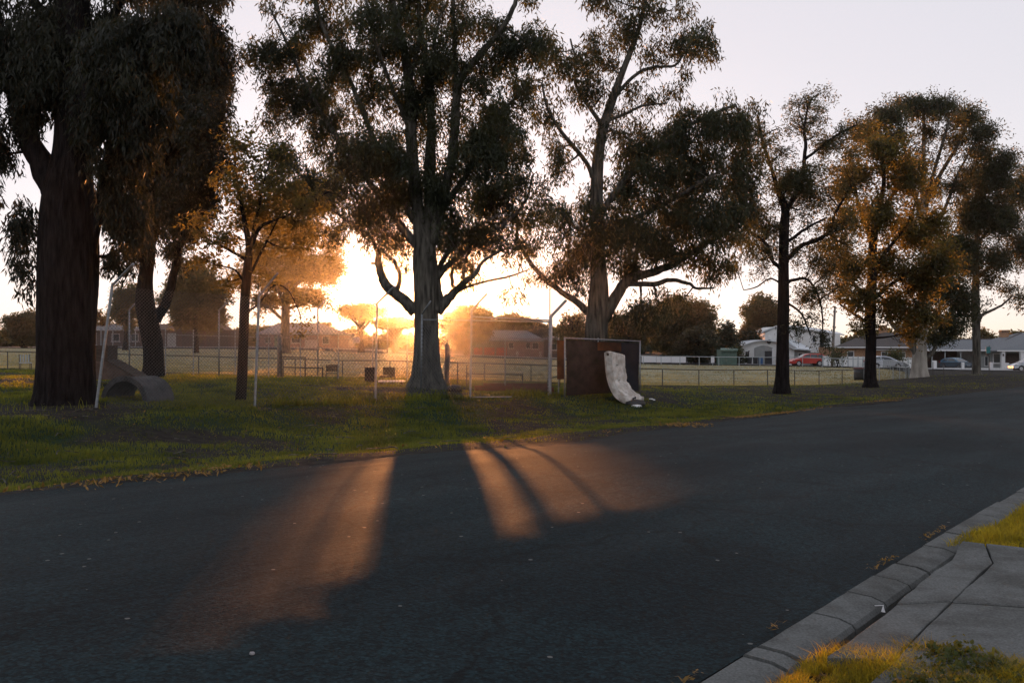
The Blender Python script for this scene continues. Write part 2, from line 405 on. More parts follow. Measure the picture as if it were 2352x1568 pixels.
def ground_material():
    m = bpy.data.materials.new('soil_and_thatch'); m.use_nodes = True
    N, L = m.node_tree.nodes, m.node_tree.links; b = N['Principled BSDF']
    b.inputs['Roughness'].default_value = 0.95; b.inputs['Specular IOR Level'].default_value = 0.12
    at_ = N.new('ShaderNodeAttribute'); at_.attribute_name = 'mask'
    tc = N.new('ShaderNodeTexCoord')
    n1 = N.new('ShaderNodeTexNoise'); n1.inputs['Scale'].default_value = 5; n1.inputs['Detail'].default_value = 8
    n2 = N.new('ShaderNodeTexNoise'); n2.inputs['Scale'].default_value = 38; n2.inputs['Detail'].default_value = 5
    for n in (n1, n2): L.new(tc.outputs['Object'], n.inputs['Vector'])
    r1 = N.new('ShaderNodeValToRGB'); e = r1.color_ramp.elements
    e[0].position, e[1].position, e[0].color, e[1].color = 0.32, 0.68, (0.014, 0.013, 0.012, 1), (0.048, 0.042, 0.036, 1)
    r2 = N.new('ShaderNodeValToRGB'); e = r2.color_ramp.elements
    e[0].position, e[1].position, e[0].color, e[1].color = 0.3, 0.7, (0.013, 0.027, 0.015, 1), (0.036, 0.062, 0.031, 1)
    L.new(n1.outputs['Fac'], r1.inputs['Fac']); L.new(n2.outputs['Fac'], r2.inputs['Fac'])
    ad = N.new('ShaderNodeMath'); ad.operation = 'MULTIPLY_ADD'; ad.inputs[1].default_value = 0.7; L.new(n2.outputs['Fac'], ad.inputs[0])
    L.new(at_.outputs['Fac'], ad.inputs[2])
    st = N.new('ShaderNodeMapRange'); st.inputs['From Min'].default_value = 0.55; st.inputs['From Max'].default_value = 0.95; L.new(ad.outputs[0], st.inputs['Value'])
    mx = N.new('ShaderNodeMix'); mx.data_type = 'RGBA'; L.new(st.outputs[0], mx.inputs['Factor'])
    L.new(r1.outputs[0], mx.inputs['A']); L.new(r2.outputs[0], mx.inputs['B']); L.new(mx.outputs['Result'], b.inputs['Base Color'])
    bp = N.new('ShaderNodeBump'); bp.inputs['Strength'].default_value = 0.9; bp.inputs['Distance'].default_value = 0.06
    L.new(n2.outputs['Fac'], bp.inputs['Height']); L.new(bp.outputs[0], b.inputs['Normal'])
    return m
tag(mb.build('ground', ground_material(), smooth=True, attr=_g.ravel()), kind='structure')

# asphalt
def asphalt_material():
    m = bpy.data.materials.new('worn_chip_seal'); m.use_nodes = True
    N, L = m.node_tree.nodes, m.node_tree.links; b = N['Principled BSDF']
    b.inputs['Specular IOR Level'].default_value = 0.17
    tc = N.new('ShaderNodeTexCoord')
    def noise(sc, det, vec=None, rough=0.6):
        n = N.new('ShaderNodeTexNoise'); n.inputs['Scale'].default_value = sc; n.inputs['Detail'].default_value = det; n.inputs['Roughness'].default_value = rough
        L.new(vec or tc.outputs['Object'], n.inputs['Vector']); return n.outputs['Fac']
    mp = N.new('ShaderNodeMapping'); mp.inputs['Rotation'].default_value = (0, 0, -math.atan2(RD[1], RD[0])); mp.inputs['Scale'].default_value = (0.18, 1.0, 1)
    rot = N.new('ShaderNodeMapping'); rot.inputs['Rotation'].default_value = (0, 0, -math.atan2(RD[1], RD[0])); L.new(tc.outputs['Object'], rot.inputs['Vector'])
    st = N.new('ShaderNodeMapping'); st.inputs['Scale'].default_value = (0.16, 1.0, 1); L.new(rot.outputs[0], st.inputs['Vector'])
    band = noise(0.9, 5, st.outputs[0]); blot = noise(0.55, 7); fine = noise(55, 3); grain = noise(140, 2)
    def ramp(src, p0, c0, p1, c1):
        r = N.new('ShaderNodeValToRGB'); e = r.color_ramp.elements
        e[0].position, e[1].position, e[0].color, e[1].color = p0, p1, (*c0, 1), (*c1, 1); L.new(src, r.inputs['Fac']); return r.outputs[0]
    def mixc(kind, f, a, c):
        x = N.new('ShaderNodeMix'); x.data_type = 'RGBA'; x.blend_type = kind; x.inputs['Factor'].default_value = f
        L.new(a, x.inputs['A']); L.new(c, x.inputs['B']); return x.outputs['Result']
    base = ramp(band, 0.3, (0.0042, 0.0128, 0.0168), 0.7, (0.0080, 0.0212, 0.0268))
    base = mixc('MULTIPLY', 0.8, base, ramp(blot, 0.3, (0.62, 0.62, 0.64), 0.7, (1.15, 1.14, 1.12)))
    base = mixc('MULTIPLY', 0.85, base, ramp(fine, 0.38, (0.6, 0.6, 0.61), 0.62, (1.4, 1.4, 1.4)))
    ch = N.new('ShaderNodeTexVoronoi'); ch.inputs['Scale'].default_value = 44; L.new(tc.outputs['Object'], ch.inputs['Vector'])
    cs = N.new('ShaderNodeSeparateColor'); L.new(ch.outputs['Color'], cs.inputs[0])
    base = mixc('MULTIPLY', 0.9, base, ramp(cs.outputs[0], 0.0, (0.25, 0.25, 0.26), 1.0, (2.0, 1.97, 1.92)))
    base = mixc('MULTIPLY', 0.9, base, ramp(ch.outputs['Distance'], 0.0, (1.15, 1.15, 1.15), 0.75, (0.5, 0.5, 0.5)))
    wv = N.new('ShaderNodeTexVoronoi'); wv.feature = 'DISTANCE_TO_EDGE'; wv.inputs['Scale'].default_value = 0.42
    wn = N.new('ShaderNodeTexNoise'); wn.inputs['Scale'].default_value = 1.6; wn.inputs['Detail'].default_value = 6; L.new(tc.outputs['Object'], wn.inputs['Vector'])
    wa = N.new('ShaderNodeVectorMath'); wa.operation = 'MULTIPLY_ADD'; wa.inputs[1].default_value = (0.9, 0.9, 0.9); L.new(wn.outputs['Color'], wa.inputs[0]); L.new(tc.outputs['Object'], wa.inputs[2]); L.new(wa.outputs[0], wv.inputs['Vector'])
    base = mixc('MULTIPLY', 0.75, base, ramp(wv.outputs['Distance'], 0.004, (0.25, 0.25, 0.25), 0.016, (1, 1, 1)))
    base = mixc('MULTIPLY', 0.8, base, ramp(noise(0.28, 3, rot.outputs[0]), 0.44, (0.72, 0.73, 0.75), 0.50, (1.12, 1.12, 1.1)))
    vo = N.new('ShaderNodeTexVoronoi'); vo.inputs['Scale'].default_value = 16; L.new(tc.outputs['Object'], vo.inputs['Vector'])
    sp = N.new('ShaderNodeSeparateColor'); L.new(vo.outputs['Color'], sp.inputs[0])
    gt = N.new('ShaderNodeMath'); gt.operation = 'GREATER_THAN'; gt.inputs[1].default_value = 0.988; L.new(sp.outputs[0], gt.inputs[0])
    ls = N.new('ShaderNodeMath'); ls.operation = 'LESS_THAN'; ls.inputs[1].default_value = 0.24; L.new(vo.outputs['Distance'], ls.inputs[0])
    mu = N.new('ShaderNodeMath'); mu.operation = 'MULTIPLY'; L.new(gt.outputs[0], mu.inputs[0]); L.new(ls.outputs[0], mu.inputs[1])
    x = N.new('ShaderNodeMix'); x.data_type = 'RGBA'; L.new(mu.outputs[0], x.inputs['Factor']); L.new(base, x.inputs['A']); x.inputs['B'].default_value = (0.13, 0.13, 0.125, 1)
    L.new(x.outputs['Result'], b.inputs['Base Color'])
    rr = N.new('ShaderNodeMapRange'); rr.inputs['From Min'].default_value = 0.3; rr.inputs['From Max'].default_value = 0.7
    rr.inputs['To Min'].default_value = 0.88; rr.inputs['To Max'].default_value = 0.76; L.new(band, rr.inputs['Value']); L.new(rr.outputs[0], b.inputs['Roughness'])
    b1 = N.new('ShaderNodeBump'); b1.inputs['Strength'].default_value = 0.45; b1.inputs['Distance'].default_value = 0.012; L.new(fine, b1.inputs['Height'])
    b2 = N.new('ShaderNodeBump'); b2.inputs['Strength'].default_value = 0.5; b2.inputs['Distance'].default_value = 0.006; L.new(grain, b2.inputs['Height']); L.new(b1.outputs[0], b2.inputs['Normal'])
    b3 = N.new('ShaderNodeBump'); b3.inputs['Strength'].default_value = 0.5; b3.inputs['Distance'].default_value = 0.03; L.new(noise(3.2, 5, st.outputs[0]), b3.inputs['Height']); L.new(b2.outputs[0], b3.inputs['Normal'])
    L.new(b3.outputs[0], b.inputs['Normal'])
    return m
ss = axis([(-28, 0, 1.0), (0, 40, 0.16), (40, 126, 1.0)])
tt = np.linspace(0, 1, 61)
S_, T_ = np.meshgrid(ss, tt, indexing='ij')
Nn = (NK + 0.01) + (n_edge(S_) - NK) * T_
RX, RY = S_ * RD[0] + Nn * RN[0], S_ * RD[1] + Nn * RN[1]
_sg = np.arange(-40, 140, 0.5)
def _edge_z(n_):                                     # ground height along a line n_ metres from the camera's side, smoothed so that the road runs true
    z = ground(_sg * RD[0] + n_ * RN[0], _sg * RD[1] + n_ * RN[1]); k = np.hanning(25); k /= k.sum()
    return np.convolve(np.pad(z, 12, 'edge'), k, 'valid')
_zk, _ze = _edge_z(NK + 0.1), _edge_z(n_edge(_sg) + 0.1)
def road_z(s, n):
    t = np.clip((n - NK) / (n_edge(s) - NK), 0, 1); zk, ze = np.interp(s, _sg, _zk), np.interp(s, _sg, _ze)
    x, y = s * RD[0] + n * RN[0], s * RD[1] + n * RN[1]
    c = 0.18 * np.sin(math.pi * t)
    return zk + (ze - zk) * t + 0.015 + c * np.clip(t * 8, 0, 1) * np.clip((1 - t) * 8, 0, 1)
RZ = road_z(S_, Nn)
idx = np.arange(RX.size).reshape(RX.shape)
mb = MB(); mb.add(np.stack([RX, RY, RZ], -1).reshape(-1, 3), np.stack([idx[:-1, :-1], idx[1:, :-1], idx[1:, 1:], idx[:-1, 1:]], -1).reshape(-1, 4)[:, ::-1])
tag(mb.build('road', asphalt_material(), smooth=True), kind='structure')

# oval: a short pale frosted lawn inside the low pipe fence
xs = np.linspace(-700, 2090, 150)
yn = np.interp(xs, [p[0] for p in OVAL_NEAR], [p[1] for p in OVAL_NEAR]); f_ = OVAL_FAR[::-1]
yf = np.maximum(np.interp(xs, [p[0] for p in f_], [p[1] for p in f_]), yn + 1)
tt = np.linspace(0, 1, 46) ** 1.3
OY = yn[:, None] + (yf - yn)[:, None] * tt; OX = (xs[:, None] - CX) / F * OY
OZ = ground(OX, OY) + 0.03
idx = np.arange(OX.size).reshape(OX.shape)
mb = MB(); mb.add(np.stack([OX, OY, OZ], -1).reshape(-1, 3), np.stack([idx[:-1, :-1], idx[1:, :-1], idx[1:, 1:], idx[:-1, 1:]], -1).reshape(-1, 4))
M['oval'] = material('frosted_oval_turf', (0.33, 0.31, 0.22), 0.9, 0.10, 0.25, 0.8, 14, 0.15, dark=(0.22, 0.22, 0.14), bdist=0.12, detail=9)
tag(mb.build('playing_field', M['oval'], smooth=True), kind='structure')

# a street with pale verges beyond the oval
def strip(name, pts, width, mat, dz):
    P = np.array([px_xy(*p) for p in pts]); P = np.stack([np.interp(np.linspace(0, 1, 60), np.linspace(0, 1, len(P)), P[:, k]) for k in (0, 1)], 1)
    T = np.gradient(P, axis=0); T /= np.linalg.norm(T, axis=1, keepdims=True); Nm = np.stack([-T[:, 1], T[:, 0]], 1)
    rows = [P + Nm * w for w in np.linspace(-width / 2, width / 2, 5)]
    A = np.stack(rows, 1); Z = ground(A[..., 0], A[..., 1]) + dz
    i = np.arange(A[..., 0].size).reshape(A.shape[:2]); m_ = MB()
    m_.add(np.concatenate([A, Z[..., None]], -1).reshape(-1, 3), np.stack([i[:-1, :-1], i[1:, :-1], i[1:, 1:], i[:-1, 1:]], -1).reshape(-1, 4))
    return tag(m_.build(name, mat), kind='structure')
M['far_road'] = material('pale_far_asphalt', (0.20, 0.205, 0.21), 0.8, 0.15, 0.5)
strip('far_street', [(-600, 180), (300, 180), (800, 179), (1100, 174), (1350, 160), (1600, 140), (1850, 128), (2050, 119), (2250, 114), (2700, 106)], 7.0, M['far_road'], 0.09)

# concrete channel along the near side of the road, block by block
kerb = thing('kerb', None, None, (0, 0, 0)); tag(kerb, kind='structure')
JS = [float(hit(*p)[:2] @ RD) for p in [(1873, 1420), (1946, 1369.5), (2012, 1331), (2052, 1301), (2112, 1259), (2163, 1229), (2229, 1186)]]
joints = [JS[0] - 0.78 * k for k in range(6, 0, -1)] + JS + [JS[-1] + 0.95 * k for k in range(1, 16)]
joints[4] = JS[0] - 0.98
for k, (a, b) in enumerate(zip(joints[:-1], joints[1:])):
    g = 0.011 + 0.007 * random.random(); sh = random.uniform(-0.008, 0.008); tl = random.uniform(-0.004, 0.004)
    if k == 4: g = 0.03
    prof = [(NK + sh, 0.020), (NK - 0.015 + sh, 0.030), (NK - 0.16 + sh, 0.020), (NK - 0.235 + sh, -0.004), (NK - 0.255 + sh, -0.03)]
    blk = MB(); V = []
    nseg = 5
    for i in range(nseg):
        s_ = a + g + (b - a - 2 * g) * i / (nseg - 1); e = 0.0
        wob = [random.uniform(-0.0025, 0.0025) for _ in prof]
        V += [sn(s_, n_ + (w_ if j_ in (0, 4) else 0), z_ - e * 0.25 + tl) for j_, ((n_, z_), w_) in enumerate(zip(prof, wob))]
        V += [sn(s_, prof[4][0], -0.11), sn(s_, prof[0][0], -0.11)]
    w = 7
    Q = [[i * w + j, (i + 1) * w + j, (i + 1) * w + (j + 1) % w, i * w + (j + 1) % w] for i in range(nseg - 1) for j in range(w)]
    blk.add(V, Q); blk.f.append(np.array([list(range(w))[::1]])); blk.f.append(np.array([[(nseg - 1) * w + j for j in range(w - 1, -1, -1)]]))
    blk.build('kerb_block', M['concrete'], kerb)

# driveway slabs
drive = thing('driveway', None, None); tag(drive, kind='structure')
for q in DRIVE_XY:
    c = q.mean(0); d = q - c; L_ = np.linalg.norm(d[:, :2], axis=1, keepdims=True)
    p = c + d * (1 - 0.003 / L_); p[:, 2] = ground(p[:, 0], p[:, 1]) + 0.055
    pts = []
    for i in range(len(p)):                          # slightly broken edges
        a, b = p[i], p[(i + 1) % len(p)]; m_ = max(1, int(np.linalg.norm(b - a) / 0.18))
        for k in range(m_):
            r = a + (b - a) * k / m_; r[:2] += RNG.normal(0, 0.004, 2); pts.append(r)
    top = np.array(pts); inner = c + (top - c) * (1 - 0.015 / np.linalg.norm((top - c)[:, :2], axis=1, keepdims=True)); inner[:, 2] = top[:, 2].mean() * 0 + top[:, 2] + 0.006
    k = len(top); b_ = MB()
    low = top - [0, 0, 0.13]
    b_.add(np.vstack([inner, top, low]), [[i, k + i, k + (i + 1) % k, (i + 1) % k] for i in range(k)] + [[k + i, 2 * k + i, 2 * k + (i + 1) % k, k + (i + 1) % k] for i in range(k)])
    b_.f.append(np.array([list(range(k))]))
    b_.build('slab', M['concrete'], drive)

# ------------------------------------------------------------------ grass and litter (stuff)
def blades(mb, P, h, w, rng, lean=0.35, droop=0.3):
    n = len(P); a = rng.uniform(0, 2 * math.pi, n); b = rng.uniform(0, 2 * math.pi, n)
    d = np.stack([np.cos(b), np.sin(b)], 1) * (rng.uniform(0.2, 1, n) * lean * h)[:, None]
    wv = np.stack([np.cos(a), np.sin(a), np.zeros(n)], 1) * (w / 2)[:, None]
    mid = P + np.concatenate([d * 0.4, (h * 0.58)[:, None]], 1); tip = P + np.concatenate([d * (1 + droop), (h * (1 - droop * 0.3))[:, None]], 1)
    V = np.stack([P - wv, P + wv, mid + wv * 0.7, mid - wv * 0.7, tip], 1).reshape(-1, 3)
    i = np.arange(n)[:, None] * 5
    mb.add(V, i + np.array([[0, 1, 2, 3]])); mb.f.append(i + (mb.n - 5 * n) + np.array([[3, 2, 4]]))

rng = np.random.default_rng(5)
# verge and dog run
Np = 520000
px = rng.uniform(-250, 2600, Np); Y = 10 * np.exp(rng.uniform(0, 1, Np) ** 0.85 * math.log(9.0))
X = (px - CX) / F * Y
s_, n_ = X * RD[0] + Y * RD[1], X * RN[0] + Y * RN[1]
g = grassiness(X, Y)
ok = (n_ > n_edge(s_) + 0.05) & (~inside(OVAL, X, Y)) & (rng.uniform(0, 1, Np) < g * 0.95 + 0.02)
X, Y, g = X[ok], Y[ok], g[ok]
ff = front_fence_dist(X, Y)
h = (0.035 + 0.075 * g * rng.uniform(0.4, 1.2, len(X))) * (0.7 + 0.9 * vnoise(X, Y, 0.8, 41)) + 0.26 * np.clip(1 - ff / 0.6, 0, 1) * rng.uniform(0.2, 1.1, len(X)) * (vnoise(X, Y, 1.4, 44) > 0.4)
w = np.clip(0.0011 * Y, 0.014, 0.05) * rng.uniform(0.6, 1.3, len(X))
Zg = ground(X, Y) + 0.10 * (vnoise(X, Y, 1.7, 21) - 0.5) + 0.06 * (vnoise(X, Y, 0.7, 22) - 0.5) - 0.012
mb = MB(); blades(mb, np.stack([X, Y, Zg], 1), h, w, rng, 0.5)
tag(mb.build('grass', M['grass']), 'short patchy green grass on the dirt verge between road and fences', 'grass', kind='stuff')

# short turf of the playing field
Np = 170000
px = rng.uniform(-300, 2200, Np); Y = 60 * np.exp(rng.uniform(0, 1, Np) * math.log(2.8)); X = (px - CX) / F * Y
ok = inside(OVAL, X, Y); X, Y = X[ok], Y[ok]
mb = MB(); blades(mb, np.stack([X, Y, ground(X, Y) + 0.02], 1), rng.uniform(0.03, 0.10, len(X)) * (0.6 + 0.8 * vnoise(X, Y, 3.0, 51)), rng.uniform(0.05, 0.11, len(X)), rng, 0.5)
tag(mb.build('field_turf', M['turf']), 'short pale frosted turf covering the playing field', 'turf', kind='stuff')

# nature strip in the near corner and beside the driveway
mb = MB()
def patch(poly_px, n, h0, h1, w, lean, sd, Mb):
    P = np.array([hit(*p) for p in poly_px]); r = np.random.default_rng(sd)
    lo, hi = P[:, :2].min(0), P[:, :2].max(0)
    q = r.uniform(lo, hi, (n * 3, 2)); q = q[inside(P, q[:, 0], q[:, 1])][:n]
    q = q[vnoise(q[:, 0], q[:, 1], 0.16, sd) + 0.5 * vnoise(q[:, 0], q[:, 1], 0.05, sd + 3) > 0.45]
    hh = r.uniform(h0, h1, len(q)) * (0.5 + 0.9 * vnoise(q[:, 0], q[:, 1], 0.3, sd + 1))
    blades(Mb, np.concatenate([q, (ground(q[:, 0], q[:, 1]) - 0.01)[:, None]], 1), hh, r.uniform(0.6, 1.2, len(q)) * w, r, lean)
patch([(1850, 1522), (1960, 1500), (2130, 1512), (2300, 1535), (2420, 1560), (2420, 1720), (1700, 1720), (1790, 1590)], 30000, 0.05, 0.13, 0.0045, 0.8, 61, mb)
patch([(2172, 1262), (2206, 1236), (2290, 1206), (2330, 1180), (2460, 1130), (2560, 1240), (2330, 1262), (2250, 1258), (2215, 1252)], 14000, 0.04, 0.12, 0.007, 0.7, 62, mb)
r = np.random.default_rng(66); s_, n_ = r.uniform(8.6, 40, 26000), r.uniform(-9, 1.62, 26000)   # the strip runs on along the near side
k = vnoise(s_, n_, 0.5, 67) > 0.35; s_, n_ = s_[k], n_[k]; x, y = s_ * RD[0] + n_ * RN[0], s_ * RD[1] + n_ * RN[1]
k = ~np.any([inside(q, x, y) for q in DRIVE_XY], axis=0); x, y = x[k], y[k]
blades(mb, np.stack([x, y, ground(x, y) - 0.06], 1), r.uniform(0.08, 0.2, len(x)), r.uniform(0.012, 0.022, len(x)), r, 0.6)
tag(mb.build('nature_strip_grass', M['grass_lush']), 'lush long grass of the nature strip beside the concrete driveway', 'grass', kind='stuff')

def flat_leaves(Mb, P, size, rng, tilt=0.35, asp=0.35):
    n = len(P); a = rng.uniform(0, 2 * math.pi, n)
    u = np.stack([np.cos(a), np.sin(a), rng.normal(0, tilt, n)], 1) * size[:, None]
    v = np.stack([-np.sin(a), np.cos(a), rng.normal(0, tilt, n)], 1) * (size * asp)[:, None]
    V = np.stack([P - u * 0.5, P + v * 0.5, P + u * 0.5, P - v * 0.5], 1).reshape(-1, 3)
    Mb.add(V, np.arange(n)[:, None] * 4 + np.arange(4)[None])
# weeds in the corner grass: round leaves on short stalks
mb = MB(); r = np.random.default_rng(71)
cent = np.array([hit(*p)[:2] for p in [(2160, 1530), (2200, 1525), (2180, 1560), (2240, 1540), (2140, 1570), (2260, 1575), (2300, 1570), (2100, 1600), (2200, 1600), (2330, 1590)]])
cc = cent[r.integers(0, len(cent), 2600)] + r.normal(0, 0.06, (2600, 2))
zz = ground(cc[:, 0], cc[:, 1]) + r.uniform(0.01, 0.095, 2600) * (0.6 + 0.7 * vnoise(cc[:, 0], cc[:, 1], 0.12, 8))
flat_leaves(mb, np.concatenate([cc, zz[:, None]], 1), r.uniform(0.012, 0.034, 2600), r, 0.7, 0.75)
tag(mb.build('weeds', M['weed']), 'broad leafed weeds growing among the sunlit corner grass', 'weeds', kind='stuff')

# fallen leaves and scraps along both road edges and in the channel
mb = MB(); r = np.random.default_rng(81)
s_ = r.uniform(-4, 42, 9000); n_ = n_edge(s_) + r.normal(0.12, 0.28, 9000)
keep = vnoise(s_, n_, 1.5, 12) + 0.3 * r.uniform(0, 1, 9000) > 0.78; s_, n_ = s_[keep], n_[keep]
x, y = s_ * RD[0] + n_ * RN[0], s_ * RD[1] + n_ * RN[1]
flat_leaves(mb, np.stack([x, y, ground(x, y) + r.uniform(0.025, 0.05, len(x))], 1), r.uniform(0.04, 0.10, len(x)), r, 0.5)
s_ = r.uniform(2, 12, 2600); n_ = NK - 0.33 + r.normal(0, 0.04, 2600)
x, y = s_ * RD[0] + n_ * RN[0], s_ * RD[1] + n_ * RN[1]
flat_leaves(mb, np.stack([x, y, ground(x, y) + r.uniform(0.0, 0.03, len(x)) - 0.095], 1), r.uniform(0.02, 0.06, len(x)), r, 0.4)
s_ = r.uniform(2, 9, 500); n_ = NK + 0.02 + np.abs(r.normal(0, 0.035, 500)); k = vnoise(s_, s_ * 0, 0.35, 13) > 0.55; s_, n_ = s_[k], n_[k]
x, y = s_ * RD[0] + n_ * RN[0], s_ * RD[1] + n_ * RN[1]
flat_leaves(mb, np.stack([x, y, ground(x, y) + 0.04], 1), r.uniform(0.02, 0.05, len(x)), r, 0.4)
x, y = r.uniform(-10, 16, 900), r.uniform(13, 34, 900); k = (x * RN[0] + y * RN[1]) > n_edge(x * RD[0] + y * RD[1]); x, y = x[k], y[k]
flat_leaves(mb, np.stack([x, y, ground(x, y) + 0.05], 1), r.uniform(0.05, 0.11, len(x)), r, 0.5)
tag(mb.build('leaf_litter', M['litter']), 'dry yellow leaf litter along the road edges and kerb gap', 'leaf litter', kind='stuff')
mb = MB()
for k in range(420):                                 # fallen twigs and bark strips on the verge
    x_, y_ = r.uniform(-11, 14), r.uniform(13, 36)
    if x_ * RN[0] + y_ * RN[1] < n_edge(x_ * RD[0] + y_ * RD[1]) + 0.1: continue
    a_ = r.uniform(0, 6.28); l_ = r.uniform(0.12, 0.55); z_ = gz(x_, y_) + 0.05
    mb.tube([[x_, y_, z_], [x_ + l_ * 0.5 * math.cos(a_) + r.normal(0, .03), y_ + l_ * 0.5 * math.sin(a_), z_ + r.uniform(0, .04)], [x_ + l_ * math.cos(a_), y_ + l_ * math.sin(a_), z_ + r.uniform(-.02, .05)]], r.uniform(0.005, 0.014), 3, False)
tag(mb.build('fallen_twigs', M['bark_gum']), 'fallen twigs and bark strips scattered over the verge', 'twigs', kind='stuff')

# ------------------------------------------------------------------ trees
LEAFMUL = 5.4
def smooth_path(P, k=6):
    P = np.asarray(P, float)
    if len(P) < 3:
        t = np.linspace(0, 1, k)[:, None]; return P[0] * (1 - t) + P[-1] * t
    E = np.vstack([2 * P[0] - P[1], P, 2 * P[-1] - P[-2]]); out = []
    for i in range(1, len(E) - 2):
        for t in np.linspace(0, 1, k, endpoint=False):
            a, b, c, d = E[i - 1], E[i], E[i + 1], E[i + 2]
            out.append(0.5 * ((2 * b) + (-a + c) * t + (2 * a - 5 * b + 4 * c - d) * t * t + (-a + 3 * b - 3 * c + d) * t ** 3))
    out.append(P[-1]); return np.array(out)

def leaf_quads(mb, P, L, rng, droop=0.6, asp=0.26):
    n = len(P); th = rng.uniform(0, 2 * math.pi, n)
    d = np.stack([np.cos(th), np.sin(th), np.zeros(n)], 1) * rng.uniform(0.35, 1.0, n)[:, None]
    d[:, 2] = rng.normal(-droop, 0.45, n); d /= np.linalg.norm(d, axis=1, keepdims=True)
    wv = np.cross(d, rng.normal(0, 1, (n, 3))); wv /= np.linalg.norm(wv, axis=1, keepdims=True) + 1e-9
    l = (L * rng.uniform(0.6, 1.35, n))[:, None]
    m1 = P + d * l * 0.42; a = asp * l * 0.5
    V = np.stack([P, m1 + wv * a, P + d * l, m1 - wv * a], 1).reshape(-1, 3)
    mb.add(V, np.arange(n)[:, None] * 4 + np.arange(4)[None])

